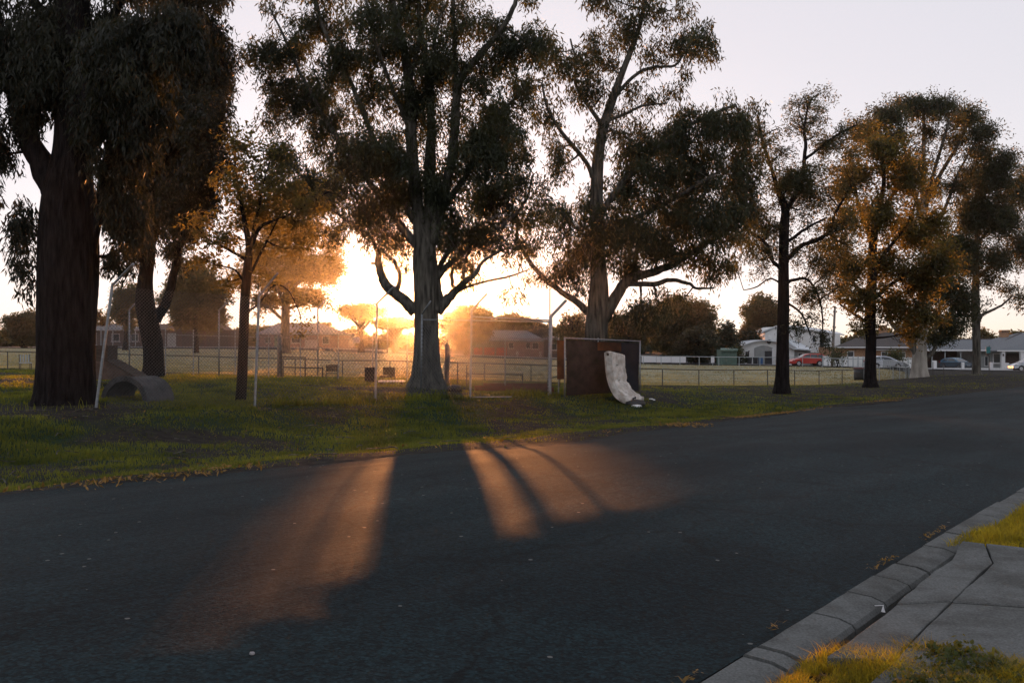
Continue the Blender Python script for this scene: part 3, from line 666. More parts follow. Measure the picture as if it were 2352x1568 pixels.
def tree(name, label, cat, Y, trunk, limbs, clumps, leaf, bark, L=0.2, per=90, cover=2.2, droop=0.6, asp=0.26, group=None, seed=1, depth=None, twig=0.012, limb_bark=None, sub_r=0.42, sides=14, rough=0.05, fill=0.0, fill_below=620):
    """trunk and limbs: lists of (px, py, radius px) on the tree's own plane; limbs may lean towards or away from the camera.
    clumps: (px, py, rx, ry, density)."""
    rng = np.random.default_rng(seed)
    u = F / Y                                           # px per metre at the trunk
    base = at(trunk[0][0], trunk[0][1], Y); base[2] = gz(base[0], base[1])
    root = thing(name, label, cat, base, group)
    skel = []                                           # (px, py, Y, radius m)
    def place(P, y0, dy):
        P = np.asarray(P, float); l = np.r_[0, np.cumsum(np.hypot(*np.diff(P[:, :2], axis=0).T))]; l /= l[-1] + 1e-9
        Ys = y0 + dy * l ** 1.2
        return np.array([at(a, b, y) for (a, b, _), y in zip(P, Ys)]), P[:, 2] / u, Ys
    P = smooth_path(trunk, 14); W, R, Ys = place(P, Y, 0.0)
    W[0, 2] -= 0.25
    mb = MB(base); mb.tube(W, R, sides, True, rough, rng); mb.build('trunk', bark, root, True)
    skel += [(a[0], a[1], y, r) for a, y, r in zip(P, Ys, R)]
    spread = depth if depth is not None else max(2.0, 0.30 * (max(c[0] for c in clumps) - min(c[0] for c in clumps)) / u)
    for k, lb in enumerate(limbs):
        P = smooth_path(lb, 6)
        S = np.array(skel); j = np.argmin(np.hypot(S[:, 0] - P[0, 0], S[:, 1] - P[0, 1]))
        length = np.hypot(*(P[-1, :2] - P[0, :2])) / u
        dy = rng.uniform(-0.55, 0.55) * min(length, spread * 1.6)
        W, R, Ys = place(P, S[j, 2], dy)
        W += rng.normal(0, 0.012, W.shape) * np.minimum(1, R[:, None] / 0.08)
        mb = MB(base); mb.tube(W, np.maximum(R, 0.008), 8 if R[0] > 0.06 else 5, True, rough * 0.6, rng); mb.build('limb', limb_bark or bark, root, True)
        skel += [(a[0], a[1], y, r) for a, y, r in zip(P, Ys, R)]
    S = np.array(skel)
    if fill > 0:                                        # thin sprays all along the limbs
        clumps = list(clumps)
        for lb in limbs + [trunk[len(trunk) // 2:]]:
            P = smooth_path(lb, 6); l = np.r_[0, np.cumsum(np.hypot(*np.diff(P[:, :2], axis=0).T))]
            for d_ in np.arange(l[-1] * 0.35, l[-1] + 1, 0.75 * u):
                k_ = int(np.searchsorted(l, d_)); k_ = min(k_, len(P) - 1); w_ = rng.uniform(0.5, 0.95) * u
                if P[k_, 1] < fill_below: clumps.append((P[k_, 0] + rng.normal(0, 0.45 * u), P[k_, 1] - rng.uniform(0, 0.4) * u, w_, w_ * rng.uniform(0.6, 1.0), fill * rng.uniform(0.5, 1.4)))
    lv, tw = MB(base), MB(base)
    lpx = L * u
    for (cx_, cy_, rx, ry, dens) in clumps:
        area = math.pi * rx * ry
        n = int(LEAFMUL * dens * cover * area / (0.30 * lpx * lpx * asp + 0.02))
        ns = max(2, int(n / per))
        j = np.argmin(np.hypot(S[:, 0] - cx_, (S[:, 1] - cy_ - ry * 0.5)))
        a = S[j]; yc = a[2] + rng.uniform(-0.5, 0.5) * min(spread, rx / u * 2.2)
        cpt = at(cx_, cy_ + ry * 0.15, yc); start = at(a[0], a[1], a[2])
        br = smooth_path([start, (start + cpt) / 2 + rng.normal(0, 0.15, 3) * min(1.5, np.linalg.norm(cpt - start) * 0.25) + [0, 0, -0.05], cpt], 5)
        r0 = min(a[3] * 0.6, 0.05 * (60 / u) ** 0.5 + 0.01)
        tw.tube(br, np.linspace(max(r0, twig * 1.5), twig * 1.2, len(br)), 5, False)
        q = rng.normal(0, 1, (ns, 3)); q /= np.linalg.norm(q, axis=1, keepdims=True); q *= (1.18 * rng.uniform(0.02, 1.0, ns) ** 0.52)[:, None]
        lump = 0.8 + 0.45 * np.sin(q[:, 0] * 7 + cx_) * np.sin(q[:, 2] * 6 + cy_)
        q *= lump[:, None]
        dyr = 0.5 * (rx + ry) / u
        yy = yc + q[:, 1] * dyr
        sub = np.stack([(cx_ + q[:, 0] * rx - CX) / F * yy, yy, CAMZ - (cy_ + q[:, 2] * ry - CY) / F * yy], 1)
        for p in sub[:: max(1, int(len(sub) / 110))]:
            b0 = br[int(rng.integers(len(br) // 2, len(br)))]
            m_ = (b0 + p) / 2 + rng.normal(0, 0.12, 3) * np.linalg.norm(p - b0)
            tw.tube(smooth_path([b0, m_, p], 3), np.linspace(twig, twig * 0.45, 7), 3, False)
        nst = 7                                           # leaves hang on short strands from each twig end
        sd_ = rng.normal(0, 1, (ns, nst, 3)); sd_ /= np.linalg.norm(sd_, axis=2, keepdims=True); sd_ *= rng.uniform(0.2, 1, (ns, nst, 1)) ** 0.5
        sr = sub_r * rng.uniform(0.45, 1.5, (ns, 1, 1))
        st_ = sub[:, None, :] + sd_ * sr * np.array([1, 1, 0.7])
        ln = sub_r * (0.5 + 0.9 * droop) * rng.uniform(0.4, 1.3, (ns, nst))
        t = rng.uniform(0, 1, (ns, nst, per // nst))
        pts = st_[:, :, None, :] + rng.normal(0, 1, (ns, nst, per // nst, 3)).clip(-1.8, 1.8) * sub_r * 0.26
        pts[..., 2] -= t * ln[:, :, None]
        pts[..., :2] += t[..., None] * (sd_[:, :, None, :2] * sub_r * 0.35)
        pts = pts.reshape(-1, 3); o = 0
        leaf_quads(lv, pts + o, L, rng, droop, asp)
    lv.build('crown', leaf, root)
    t_ = tw.build('twigs', limb_bark or bark, root); t_['kind'] = 'stuff'
    return root

EAR = 1.0
T = tree
# 1 big dark tree at the left edge
T('gum_tree', 'huge dark gum with thick forked trunk and near black crown, closest tree to the road', 'tree', 24.5,
  [(150, 945, 84), (150, 925, 72), (151, 890, 66), (152, 800, 64), (152, 700, 65), (155, 600, 66), (156, 500, 62), (158, 430, 54), (165, 350, 42), (168, 250, 40), (168, 100, 38), (170, -60, 34), (172, -200, 24)],
  [[(132, 450, 34), (90, 370, 28), (55, 290, 24), (30, 200, 20), (0, 80, 16), (-30, -60, 10)], [(212, 590, 10), (232, 470, 9), (250, 330, 8), (275, 190, 7), (300, 60, 5)],
   [(180, 200, 18), (240, 80, 12), (300, -40, 8)], [(165, 120, 16), (90, 20, 12), (20, -80, 8)]],
  [(80, 120, 80, 120, 1), (160, 40, 110, 90, 1), (270, 120, 90, 120, 1.1), (60, 235, 50, 50, .8), (250, 240, 60, 70, 1), (300, 330, 50, 70, 1), (330, 220, 60, 80, 1.1), (50, 500, 22, 70, .8), (45, 600, 16, 40, .4), (262, 420, 26, 70, .7),
   (300, 480, 40, 70, .8), (265, 570, 26, 50, .6), (235, 350, 14, 60, .6), (-40, 100, 60, 120, .9), (-30, 330, 50, 140, .6), (120, -120, 160, 90, .6), (320, -90, 120, 80, .6), (400, 60, 70, 70, .9), (75, 640, 12, 24, .5), (190, 290, 34, 60, .7), (130, 190, 55, 60, .9)],
  M['leaf_dark'], M['bark_dark'], L=0.19, cover=1.6, droop=1.2, asp=0.22, seed=3, sub_r=0.30, sides=28, rough=0.035, twig=0.008, per=110, depth=3.0)
# 2 second tree behind it
T('gum_tree', 'dark leaning gum with kinked trunk behind the tunnel pipe', 'tree', 38,
  [(350, 876, 32), (350, 867, 27), (352, 840, 23), (350, 790, 22), (341, 740, 23), (333, 690, 22), (335, 640, 17), (342, 580, 15), (346, 480, 14), (352, 350, 12), (365, 200, 9), (380, 60, 6), (385, -40, 4)],
  [[(356, 735, 14), (383, 690, 11), (400, 620, 9), (412, 560, 8), (430, 480, 6), (450, 420, 5), (490, 330, 4), (515, 260, 3)], [(350, 420, 8), (400, 320, 6), (450, 220, 4), (480, 120, 3)], [(345, 560, 5), (310, 480, 4), (290, 400, 3)]],
  [(430, 150, 90, 110, 1.2), (360, 150, 60, 120, 1.1), (470, 280, 50, 70, 1), (420, 330, 70, 80, 1.1), (480, 90, 40, 60, 1), (360, 380, 60, 70, 1), (440, 420, 50, 60, .8), (390, 470, 40, 50, .6), (330, 500, 40, 60, .7), (300, 560, 30, 40, .5),
   (500, 360, 22, 40, .6), (480, 460, 30, 40, .4), (400, 560, 40, 40, .35), (440, -30, 90, 60, .7), (500, 180, 22, 60, .7)],
  M['leaf_dark'], M['bark_dark'], L=0.20, cover=1.5, droop=0.9, fill=0.4, fill_below=560, seed=5, sub_r=0.40, twig=0.01, depth=3.5)
# 3 slim young tree inside the run
T('young_tree', 'slim young tree with golden sparse leaves beside the second tall fence post', 'tree', 28,
  [(552, 930, 15), (552, 922, 13), (555, 880, 12), (558, 800, 11), (562, 700, 11), (568, 620, 10), (572, 570, 8), (560, 500, 5), (546, 430, 3), (540, 380, 2)],
  [[(572, 575, 5), (600, 520, 4), (650, 500, 3), (700, 472, 2.5), (755, 440, 2)], [(566, 645, 4), (600, 580, 3), (625, 530, 2), (650, 480, 1.5)], [(570, 600, 4), (520, 570, 3), (480, 550, 2), (450, 520, 1.5)], [(573, 565, 4), (592, 490, 3), (605, 420, 2), (620, 370, 1.5)],
   [(566, 660, 3), (540, 620, 2.2), (500, 610, 1.5)], [(600, 690, 2.2), (630, 655, 2), (660, 665, 1.6), (680, 700, 1.4), (690, 725, 1.2)], [(564, 720, 3), (585, 705, 2.6), (602, 690, 2.2)]],
  [(500, 540, 55, 30, .55), (590, 470, 50, 40, .7), (620, 400, 60, 45, .7), (660, 440, 60, 40, .7), (540, 400, 45, 40, .45), (690, 470, 40, 30, .5), (470, 590, 50, 35, .5), (520, 640, 45, 30, .45), (600, 560, 40, 40, .5), (650, 560, 40, 30, .35), (570, 350, 40, 40, .5),
   (620, 620, 40, 30, .35), (692, 745, 10, 22, 1.0), (460, 500, 40, 30, .45), (540, 310, 40, 40, .6), (640, 330, 40, 40, .6)],
  M['leaf_gold'], M['bark_dark'], L=0.12, cover=0.42, droop=0.3, asp=0.45, fill=0.3, fill_below=600, seed=8, sub_r=0.24, twig=0.006, per=36, depth=2.0)
# 5 the big central gum
T('gum_tree', 'massive spreading gum with pale flared trunk hiding the low sun', 'tree', 37,
  [(980, 912, 60), (980, 900, 52), (980, 885, 46), (980, 862, 37), (979, 820, 31), (979, 760, 28.5), (978, 700, 28), (978, 650, 27), (976, 600, 27), (973, 560, 23), (962, 500, 15), (950, 400, 14), (944, 300, 13), (940, 200, 12), (925, 100, 9), (905, 20, 7), (890, -80, 4)],
  [[(980, 575, 19), (990, 480, 16), (986, 400, 14), (990, 300, 10), (985, 180, 8), (965, 60, 6), (960, -40, 4)], [(990, 560, 16), (1018, 450, 12), (1040, 350, 11), (1046, 250, 10), (1058, 180, 9), (1100, 130, 8), (1150, 70, 6), (1182, 10, 5), (1200, -60, 3)],
   [(1050, 290, 7), (1045, 150, 6), (1040, 30, 5), (1045, -60, 3)], [(962, 570, 11), (900, 490, 8), (850, 420, 7), (800, 350, 6), (740, 260, 5), (690, 170, 4), (650, 80, 3), (620, 20, 2)], [(953, 510, 9), (890, 400, 7), (850, 300, 6), (800, 180, 5), (740, 60, 4), (720, -40, 3)],
   [(955, 715, 16), (925, 688, 13), (890, 660, 12), (872, 620, 9), (870, 580, 7), (885, 540, 6), (880, 510, 4)], [(908, 672, 7), (920, 640, 5), (905, 600, 5), (878, 577, 4), (872, 550, 3)], [(872, 592, 5), (850, 545, 5), (800, 510, 4), (760, 480, 4), (700, 450, 3), (650, 430, 2)],
   [(1003, 715, 15), (1030, 685, 11), (1060, 655, 8), (1090, 630, 6), (1110, 600, 4), (1150, 575, 3)], [(1015, 700, 9), (1006, 650, 7), (1016, 600, 6), (1042, 565, 5), (1080, 530, 4), (1150, 490, 3)], [(1020, 702, 4), (1060, 665, 3.2), (1120, 645, 2.8), (1170, 635, 2.2), (1212, 620, 1.6)],
   [(990, 650, 10), (1030, 608, 8), (1090, 560, 6), (1150, 520, 5), (1205, 465, 4), (1225, 400, 2.5)], [(1040, 660, 5), (1038, 620, 4), (1050, 585, 3), (1075, 560, 2.5)], [(1062, 652, 5), (1068, 600, 4), (1085, 570, 3)], [(1000, 500, 9), (1060, 420, 7), (1100, 350, 6), (1130, 280, 5)],
   [(945, 300, 7), (900, 200, 5), (860, 90, 4), (840, 0, 3)], [(940, 190, 6), (965, 90, 5), (985, 0, 4)], [(1060, 190, 5), (1000, 120, 4), (1010, 40, 3)], [(868, 608, 3.5), (858, 604, 3), (852, 606, 2.5)]],
  [(1115, 330, 85, 95, 1.3), (1150, 260, 55, 50, 1.1), (1130, 440, 70, 60, 1.2), (960, 230, 55, 75, 1.1), (885, 345, 85, 75, 1.2), (810, 360, 85, 60, 1.0), (715, 215, 80, 65, 1.0), (640, 190, 55, 55, .8), (605, 105, 50, 55, .9), (790, 120, 85, 60, .75), (900, 90, 60, 55, .8),
   (1000, 150, 55, 70, .8), (1085, 170, 55, 55, .6), (1170, 110, 60, 55, .9), (1232, 90, 40, 50, .9), (1200, 200, 38, 50, .8), (760, 425, 85, 45, 1.0), (690, 420, 60, 40, .8), (855, 470, 75, 45, 1.0), (930, 430, 55, 65, 1.0), (1030, 520, 45, 60, .9), (1100, 540, 60, 45, .9),
   (1165, 500, 45, 50, .7), (1010, 420, 55, 60, 1.1), (1080, 600, 45, 26, .5), (830, 500, 60, 24, .5), (1190, 560, 36, 36, .4), (750, 290, 60, 50, .8), (680, 110, 50, 45, .7), (730, 40, 70, 40, .8), (850, 30, 70, 40, .7), (960, 30, 60, 40, .6), (1080, 50, 60, 45, .6),
   (860, 200, 55, 60, .7), (920, 520, 30, 40, .6), (1195, 400, 30, 50, .7), (640, 270, 40, 40, .5), (780, -50, 140, 50, .5), (1000, -60, 150, 50, .5), (1190, 330, 30, 50, .7), (650, 350, 50, 45, .6), (1060, 640, 30, 10, .25), (1180, 660, 30, 18, .25)],
  M['leaf_gum'], M['bark_gum'], L=0.20, cover=0.68, droop=0.8, asp=0.24, fill=0.24, fill_below=590, seed=12, sub_r=0.40, sides=30, rough=0.045, twig=0.014, depth=4.5, limb_bark=M['bark_gum'])
# 6 gum behind the shade cloth
T('gum_tree', 'tall gum with grey trunk rising behind the shade cloth panel', 'tree', 42,
  [(1364, 905, 36), (1365, 893, 33), (1366, 860, 29), (1368, 800, 26), (1370, 750, 25), (1374, 700, 24), (1376, 650, 21), (1373, 600, 18), (1370, 500, 16), (1371, 400, 14), (1378, 330, 12), (1390, 280, 11), (1410, 220, 9), (1432, 160, 7), (1456, 100, 6), (1472, 50, 5), (1482, -10, 3)],
  [[(1385, 735, 15), (1420, 672, 13), (1447, 640, 11), (1500, 625, 9), (1560, 600, 8), (1620, 560, 6), (1680, 520, 4), (1710, 480, 3)], [(1440, 652, 6), (1500, 652, 6), (1540, 643, 5), (1580, 650, 4), (1600, 662, 3), (1640, 662, 2)], [(1362, 725, 10), (1322, 692, 8), (1282, 665, 7), (1240, 630, 6), (1210, 590, 5), (1190, 550, 4), (1185, 500, 2.5)],
   [(1370, 430, 7), (1350, 380, 5), (1320, 340, 5), (1280, 290, 4), (1255, 240, 3), (1245, 190, 2.5)], [(1386, 300, 6), (1370, 270, 5), (1325, 200, 4), (1322, 140, 3), (1310, 90, 2)], [(1412, 220, 5), (1460, 172, 4), (1500, 155, 3.5), (1550, 150, 3), (1580, 110, 2.5), (1620, 80, 2)], [(1440, 260, 3.5), (1480, 242, 3), (1532, 238, 2)], [(1392, 280, 4), (1440, 260, 3.5)],
   [(1374, 500, 8), (1430, 420, 7), (1500, 350, 6), (1560, 300, 5), (1620, 270, 4), (1690, 240, 3)], [(1376, 560, 8), (1460, 500, 6), (1560, 450, 5), (1640, 400, 4)], [(1370, 560, 6), (1320, 520, 4), (1280, 470, 3)]],
  [(1465, 325, 62, 62, .9), (1550, 310, 70, 62, 1.0), (1640, 290, 58, 58, 1.0), (1700, 255, 42, 44, .8), (1695, 390, 52, 80, 1.0), (1600, 380, 62, 70, 1.0), (1520, 390, 55, 70, .9), (1450, 420, 58, 76, .9), (1410, 520, 62, 76, 1.2), (1485, 530, 62, 72, 1.1), (1560, 480, 60, 74, 1.1), (1630, 490, 58, 76, 1.1), (1690, 480, 42, 66, .9), (1610, 585, 55, 34, .6), (1660, 590, 26, 44, .5),
   (1540, 560, 50, 44, .9), (1740, 330, 26, 50, .5), (1580, 250, 40, 30, .5), (1335, 560, 65, 50, 1.0), (1285, 500, 50, 50, .5), (1300, 615, 50, 36, .9), (1240, 480, 45, 55, .4), (1450, 600, 50, 32, 1.1), (1300, 150, 45, 42, .6), (1262, 110, 40, 36, .8), (1370, 105, 45, 42, .6), (1440, 60, 45, 36, .7), (1560, 85, 50, 32, .7), (1620, 72, 34, 26, .8), (1500, 110, 36, 34, .5), (1250, 260, 28, 45, .4),
   (1290, 330, 36, 45, .35), (1350, 190, 36, 34, .5), (1285, 375, 40, 36, .4), (1545, 195, 16, 24, .7), (1445, 195, 26, 34, .4), (1410, 705, 20, 22, .4), (1470, 700, 45, 30, .7), (1510, 690, 30, 35, .5), (1560, 690, 14, 40, .5), (1240, 620, 24, 30, .4), (1360, 470, 40, 50, .7), (1330, 650, 30, 30, .6), (1215, 560, 22, 40, .4),
   (1400, -10, 80, 40, .4), (1540, 20, 60, 30, .5), (1630, 620, 30, 40, .35), (1700, 300, 30, 60, .8), (1420, 250, 26, 34, .4)],
  M['leaf_gum'], M['bark_gum'], L=0.21, cover=0.62, droop=1.0, asp=0.24, fill=0.24, fill_below=600, seed=21, sub_r=0.42, sides=24, rough=0.05, twig=0.014, depth=4.0)
# 7 thin dark tree
T('thin_tree', 'thin dark tree with bare upper twigs standing alone by the road', 'tree', 45,
  [(1795, 912, 27), (1795, 903, 22), (1796, 880, 17), (1797, 850, 15), (1798, 780, 14), (1800, 700, 13), (1800, 600, 12), (1802, 520, 11), (1803, 480, 9), (1785, 430, 6), (1770, 380, 4), (1750, 320, 3.5), (1740, 265, 2.5)],
  [[(1803, 490, 7), (1830, 440, 6), (1845, 390, 5), (1850, 330, 4), (1848, 290, 3), (1860, 235, 2), (1880, 215, 1.2)], [(1804, 600, 7), (1840, 565, 5), (1880, 550, 5), (1905, 530, 4), (1915, 500, 3), (1930, 470, 3), (1960, 420, 2)], [(1796, 620, 5), (1770, 592, 4), (1760, 560, 4), (1720, 530, 3), (1700, 510, 2)], [(1850, 365, 3.5), (1890, 335, 3), (1930, 305, 2.5), (1965, 288, 2)],
   [(1798, 655, 3), (1770, 640, 2), (1735, 660, 1.6), (1708, 666, 1)], [(1850, 300, 2), (1835, 250, 1.6), (1850, 215, 1)], [(1804, 560, 4), (1860, 520, 3), (1900, 500, 2)], [(1802, 650, 4), (1850, 640, 3), (1880, 680, 2.4), (1890, 740, 1.8), (1885, 790, 1.2)], [(1800, 690, 3), (1840, 720, 2.4), (1862, 770, 1.8)]],
  [(1742, 300, 30, 34, .35), (1830, 405, 50, 34, 1.1), (1790, 420, 40, 34, .6), (1850, 430, 40, 34, .9), (1900, 320, 50, 16, .6), (1950, 305, 40, 18, .5), (1765, 520, 36, 40, .7), (1730, 490, 34, 40, .6), (1870, 590, 50, 40, .45), (1905, 610, 36, 50, .4), (1925, 520, 34, 40, .4), (1850, 680, 34, 34, .5), (1885, 770, 22, 34, .35), (1845, 240, 24, 24, .08),
   (1760, 570, 34, 30, .6), (1840, 480, 40, 20, .5), (1870, 660, 40, 30, .4), (1830, 740, 26, 20, .4), (1720, 350, 24, 30, .25), (1880, 380, 50, 20, .3), (1700, 540, 26, 30, .4), (1820, 560, 30, 30, .3), (1940, 380, 26, 26, .3), (1700, 420, 40, 40, .3), (1690, 600, 30, 30, .25), (1900, 440, 40, 40, .35), (1800, 340, 40, 40, .25), (1950, 560, 30, 36, .3), (1960, 350, 40, 24, .4), (1880, 270, 34, 24, .12), (1790, 290, 30, 30, .12), (1930, 650, 26, 40, .3), (1860, 720, 40, 30, .3), (1740, 610, 30, 24, .3)],
  M['leaf_gum'], M['bark_dark'], L=0.15, cover=0.62, droop=0.4, asp=0.28, fill=0.22, fill_below=640, seed=31, sub_r=0.42, twig=0.013, depth=2.6)
# 8 golden brown tree
T('oak_tree', 'golden brown leafy tree with straight dark trunk near the oval fence end', 'tree', 55,
  [(2000, 896, 22), (2000, 886, 18), (2000, 870, 14), (2000, 840, 13), (2001, 780, 12), (1998, 742, 13), (2002, 650, 11), (2005, 560, 9), (2018, 480, 7), (2030, 420, 5), (2024, 350, 3)],
  [[(2003, 560, 6), (1975, 480, 4), (1960, 410, 3), (1950, 350, 2)], [(2003, 620, 6), (2050, 560, 4), (2090, 500, 3), (2110, 440, 2)], [(2000, 700, 6), (1960, 650, 4), (1930, 600, 3), (1915, 540, 2)], [(2001, 690, 6), (2050, 650, 4), (2100, 620, 3), (2140, 610, 2)], [(2012, 500, 5), (2060, 430, 4), (2080, 360, 3)], [(1998, 745, 4), (1960, 720, 3), (1930, 700, 2)]],
  [(1960, 400, 55, 45, .8), (2030, 340, 60, 45, .8), (2085, 410, 55, 50, .8), (1945, 500, 50, 45, .75), (2020, 490, 60, 50, .8), (2100, 530, 60, 55, .9), (1950, 600, 50, 45, .8), (2030, 600, 60, 50, .9), (2110, 640, 60, 50, 1.0), (1975, 680, 45, 36, .8), (2060, 700, 60, 40, 1.0), (1940, 430, 36, 36, .5), (2160, 590, 50, 50, .9),
   (1930, 660, 30, 36, .5), (1990, 740, 40, 22, .6), (2130, 720, 40, 36, .9), (1985, 300, 40, 30, .6), (1910, 560, 24, 34, .4), (2150, 500, 36, 40, .7), (2090, 760, 34, 20, .7)],
  M['leaf_gold'], M['bark_dark'], L=0.19, cover=0.72, droop=0.3, asp=0.40, fill=0.22, fill_below=720, seed=41, sub_r=0.50, twig=0.014, depth=3.5, per=42)
# 9 pale multi stemmed gum with umbrella crown
T('gum_tree', 'white trunked many stemmed gum with high umbrella crown', 'tree', 75,
  [(2112, 872, 26), (2112, 864, 21), (2112, 840, 17), (2113, 805, 15), (2118, 760, 12), (2120, 700, 11), (2122, 620, 9), (2122, 500, 8), (2120, 400, 6), (2122, 300, 4), (2120, 240, 3)],
  [[(2108, 815, 10), (2090, 785, 7), (2070, 760, 6), (2050, 745, 5), (2030, 700, 3)], [(2110, 812, 6), (2099, 775, 5), (2096, 735, 4)], [(2118, 830, 6), (2145, 805, 5), (2150, 760, 4), (2160, 700, 3)], [(2122, 530, 6), (2090, 400, 4), (2070, 300, 3)], [(2122, 490, 6), (2150, 380, 4), (2180, 280, 3)], [(2123, 460, 5), (2190, 350, 4), (2230, 270, 3)], [(2122, 560, 5), (2170, 480, 4), (2200, 400, 3), (2250, 310, 2)], [(2121, 480, 4), (2050, 380, 3), (2020, 310, 2)], [(2121, 600, 4), (2160, 560, 3), (2190, 540, 2)]],
  [(2040, 258, 46, 26, 1.1), (2100, 236, 50, 24, 1.2), (2160, 240, 50, 24, 1.2), (2222, 262, 46, 26, 1.1), (2260, 295, 36, 26, 1), (2000, 290, 36, 24, .9), (2060, 305, 36, 22, .8), (2130, 300, 36, 18, .6), (2200, 315, 30, 22, .8), (2250, 345, 28, 26, .8), (2150, 430, 40, 40, .3), (2185, 560, 55, 45, 1), (2165, 655, 55, 45, 1), (2210, 690, 45, 45, .9),
   (2180, 740, 46, 26, 1), (2090, 735, 34, 16, .8), (2200, 420, 30, 30, .5), (2110, 370, 40, 24, .4), (2220, 600, 40, 40, .9), (2060, 370, 30, 22, .5), (2150, 770, 40, 16, .9)],
  M['leaf_gum'], M['bark_pale'], L=0.24, cover=0.85, droop=0.5, asp=0.32, fill=0.14, fill_below=600, seed=51, sub_r=0.6, twig=0.014, depth=4.0, per=36, limb_bark=M['bark_gum'])
# 10 far right gum
T('gum_tree', 'straight grey gum in front of the grey roofed house with chimney', 'tree', 78,
  [(2243, 870, 18), (2243, 862, 14), (2243, 850, 10), (2243, 800, 9), (2242, 740, 9), (2240, 680, 9), (2242, 620, 7), (2245, 540, 6), (2250, 450, 5), (2262, 380, 4), (2266, 340, 3)],
  [[(2243, 755, 5), (2255, 725, 4), (2280, 712, 3), (2302, 700, 2.5), (2325, 680, 2)], [(2244, 560, 4), (2290, 500, 3), (2320, 450, 2)], [(2241, 640, 4), (2280, 610, 3), (2310, 600, 2)], [(2246, 520, 4), (2220, 450, 3), (2210, 400, 2)]],
  [(2240, 400, 46, 36, 1), (2290, 400, 46, 45, 1), (2312, 360, 30, 26, .9), (2250, 480, 55, 45, 1.1), (2305, 500, 46, 46, 1.1), (2222, 570, 34, 36, .9), (2290, 585, 40, 34, .8), (2272, 635, 22, 18, .8), (2315, 655, 20, 16, .7), (2345, 440, 40, 60, .9), (2350, 560, 40, 50, .8), (2345, 680, 24, 18, .5), (2230, 500, 30, 40, .9)],
  M['leaf_gum'], M['bark_gum'], L=0.24, cover=0.85, droop=0.5, asp=0.32, fill=0.3, fill_below=640, seed=61, sub_r=0.6, twig=0.014, depth=3.5, per=36)
# trees beyond the oval
def far_tree(name, label, px, top, basey, Y, w, leaf=None, bark=None, seed=1, trunk_r=6, crown_lo=0.25, dens=1.0, n=14, cover=1.0, L=0.42, shape='round', cat='tree', group=None, extra=(), sub_r=0.75):
    r = np.random.default_rng(seed); H = basey - top
    tr = [(px, basey, trunk_r * 1.3), (px + r.uniform(-2, 2), basey - H * 0.15, trunk_r), (px + r.uniform(-5, 5), basey - H * 0.45, trunk_r * 0.75), (px + r.uniform(-8, 8), basey - H * 0.85, trunk_r * 0.3)]
    limbs, cl = [], []
    lo = basey - H * crown_lo; cyc = (lo + top) / 2; ry = (lo - top) / 2
    for k in range(n):
        a = 2.399 * k; q = math.sqrt((k + 0.5) / n)
        if shape == 'cone':
            t = (k + 0.5) / n; x = px + math.cos(a) * w / 2 * (1 - t) * 0.6; y = lo - t * (lo - top); rx = w * 0.33 * (1 - t) + 3; ry_ = (lo - top) / n * 1.5
        else:
            x = px + math.cos(a) * q * w * 0.37; y = cyc + math.sin(a) * q * ry * 0.72; rx = w * r.uniform(0.15, 0.23); ry_ = ry * r.uniform(0.22, 0.34)
        cl.append((x, y, rx, ry_, dens * r.uniform(0.7, 1.2)))
        if k % 2 == 0 and shape != 'cone':
            limbs.append([(px, basey - H * r.uniform(0.2, 0.45), trunk_r * 0.6), ((px + x) / 2, (basey - H * 0.35 + y) / 2, trunk_r * 0.4), (x, y, trunk_r * 0.15)])
    cl += list(extra)
    return tree(name, label, cat, Y, tr, limbs, cl, leaf or M['leaf_far'], bark or M['bark_dark'], L=L, per=26, cover=cover, droop=0.3, asp=0.5, seed=seed, sub_r=sub_r, sides=8, twig=0.03, depth=max(2.0, w * 0.3 * Y / F), group=group)
FG = 'trees beyond the playing field'
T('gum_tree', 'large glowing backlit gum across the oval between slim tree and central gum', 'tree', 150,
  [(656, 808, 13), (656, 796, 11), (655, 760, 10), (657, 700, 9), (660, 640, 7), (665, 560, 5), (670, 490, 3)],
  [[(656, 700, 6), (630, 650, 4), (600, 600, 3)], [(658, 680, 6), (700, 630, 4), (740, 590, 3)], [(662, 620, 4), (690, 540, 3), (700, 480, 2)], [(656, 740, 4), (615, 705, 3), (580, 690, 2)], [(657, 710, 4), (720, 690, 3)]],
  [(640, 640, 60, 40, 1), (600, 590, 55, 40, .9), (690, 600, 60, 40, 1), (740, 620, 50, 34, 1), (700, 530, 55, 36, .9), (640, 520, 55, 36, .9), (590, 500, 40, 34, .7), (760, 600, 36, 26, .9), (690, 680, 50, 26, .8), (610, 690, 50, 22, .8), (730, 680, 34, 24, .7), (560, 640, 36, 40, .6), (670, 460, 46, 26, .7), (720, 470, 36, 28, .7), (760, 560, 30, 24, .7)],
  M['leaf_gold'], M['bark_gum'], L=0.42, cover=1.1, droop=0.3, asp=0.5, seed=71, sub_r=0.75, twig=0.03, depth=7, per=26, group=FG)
far_tree('dense_tree', 'broad dark olive tree standing behind the kinked leaning gum', 450, 585, 806, 140, 170, seed=81, n=18, crown_lo=0.15, cover=1.4, leaf=M['leaf_far'], group=FG)
far_tree('dense_tree', 'dark tree above the blue grey roof next to the leaning first fence post', 288, 638, 800, 150, 90, seed=82, n=12, crown_lo=0.25, cover=1.2, group=FG)
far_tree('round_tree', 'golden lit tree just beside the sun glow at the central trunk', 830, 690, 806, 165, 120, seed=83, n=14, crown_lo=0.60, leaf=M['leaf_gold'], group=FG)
far_tree('round_tree', 'small hazy golden tree right of the central trunk above the gate rail', 1072, 692, 812, 165, 128, seed=84, n=20, crown_lo=0.12, leaf=M['leaf_gold'], cover=1.5, sub_r=0.55, group=FG)
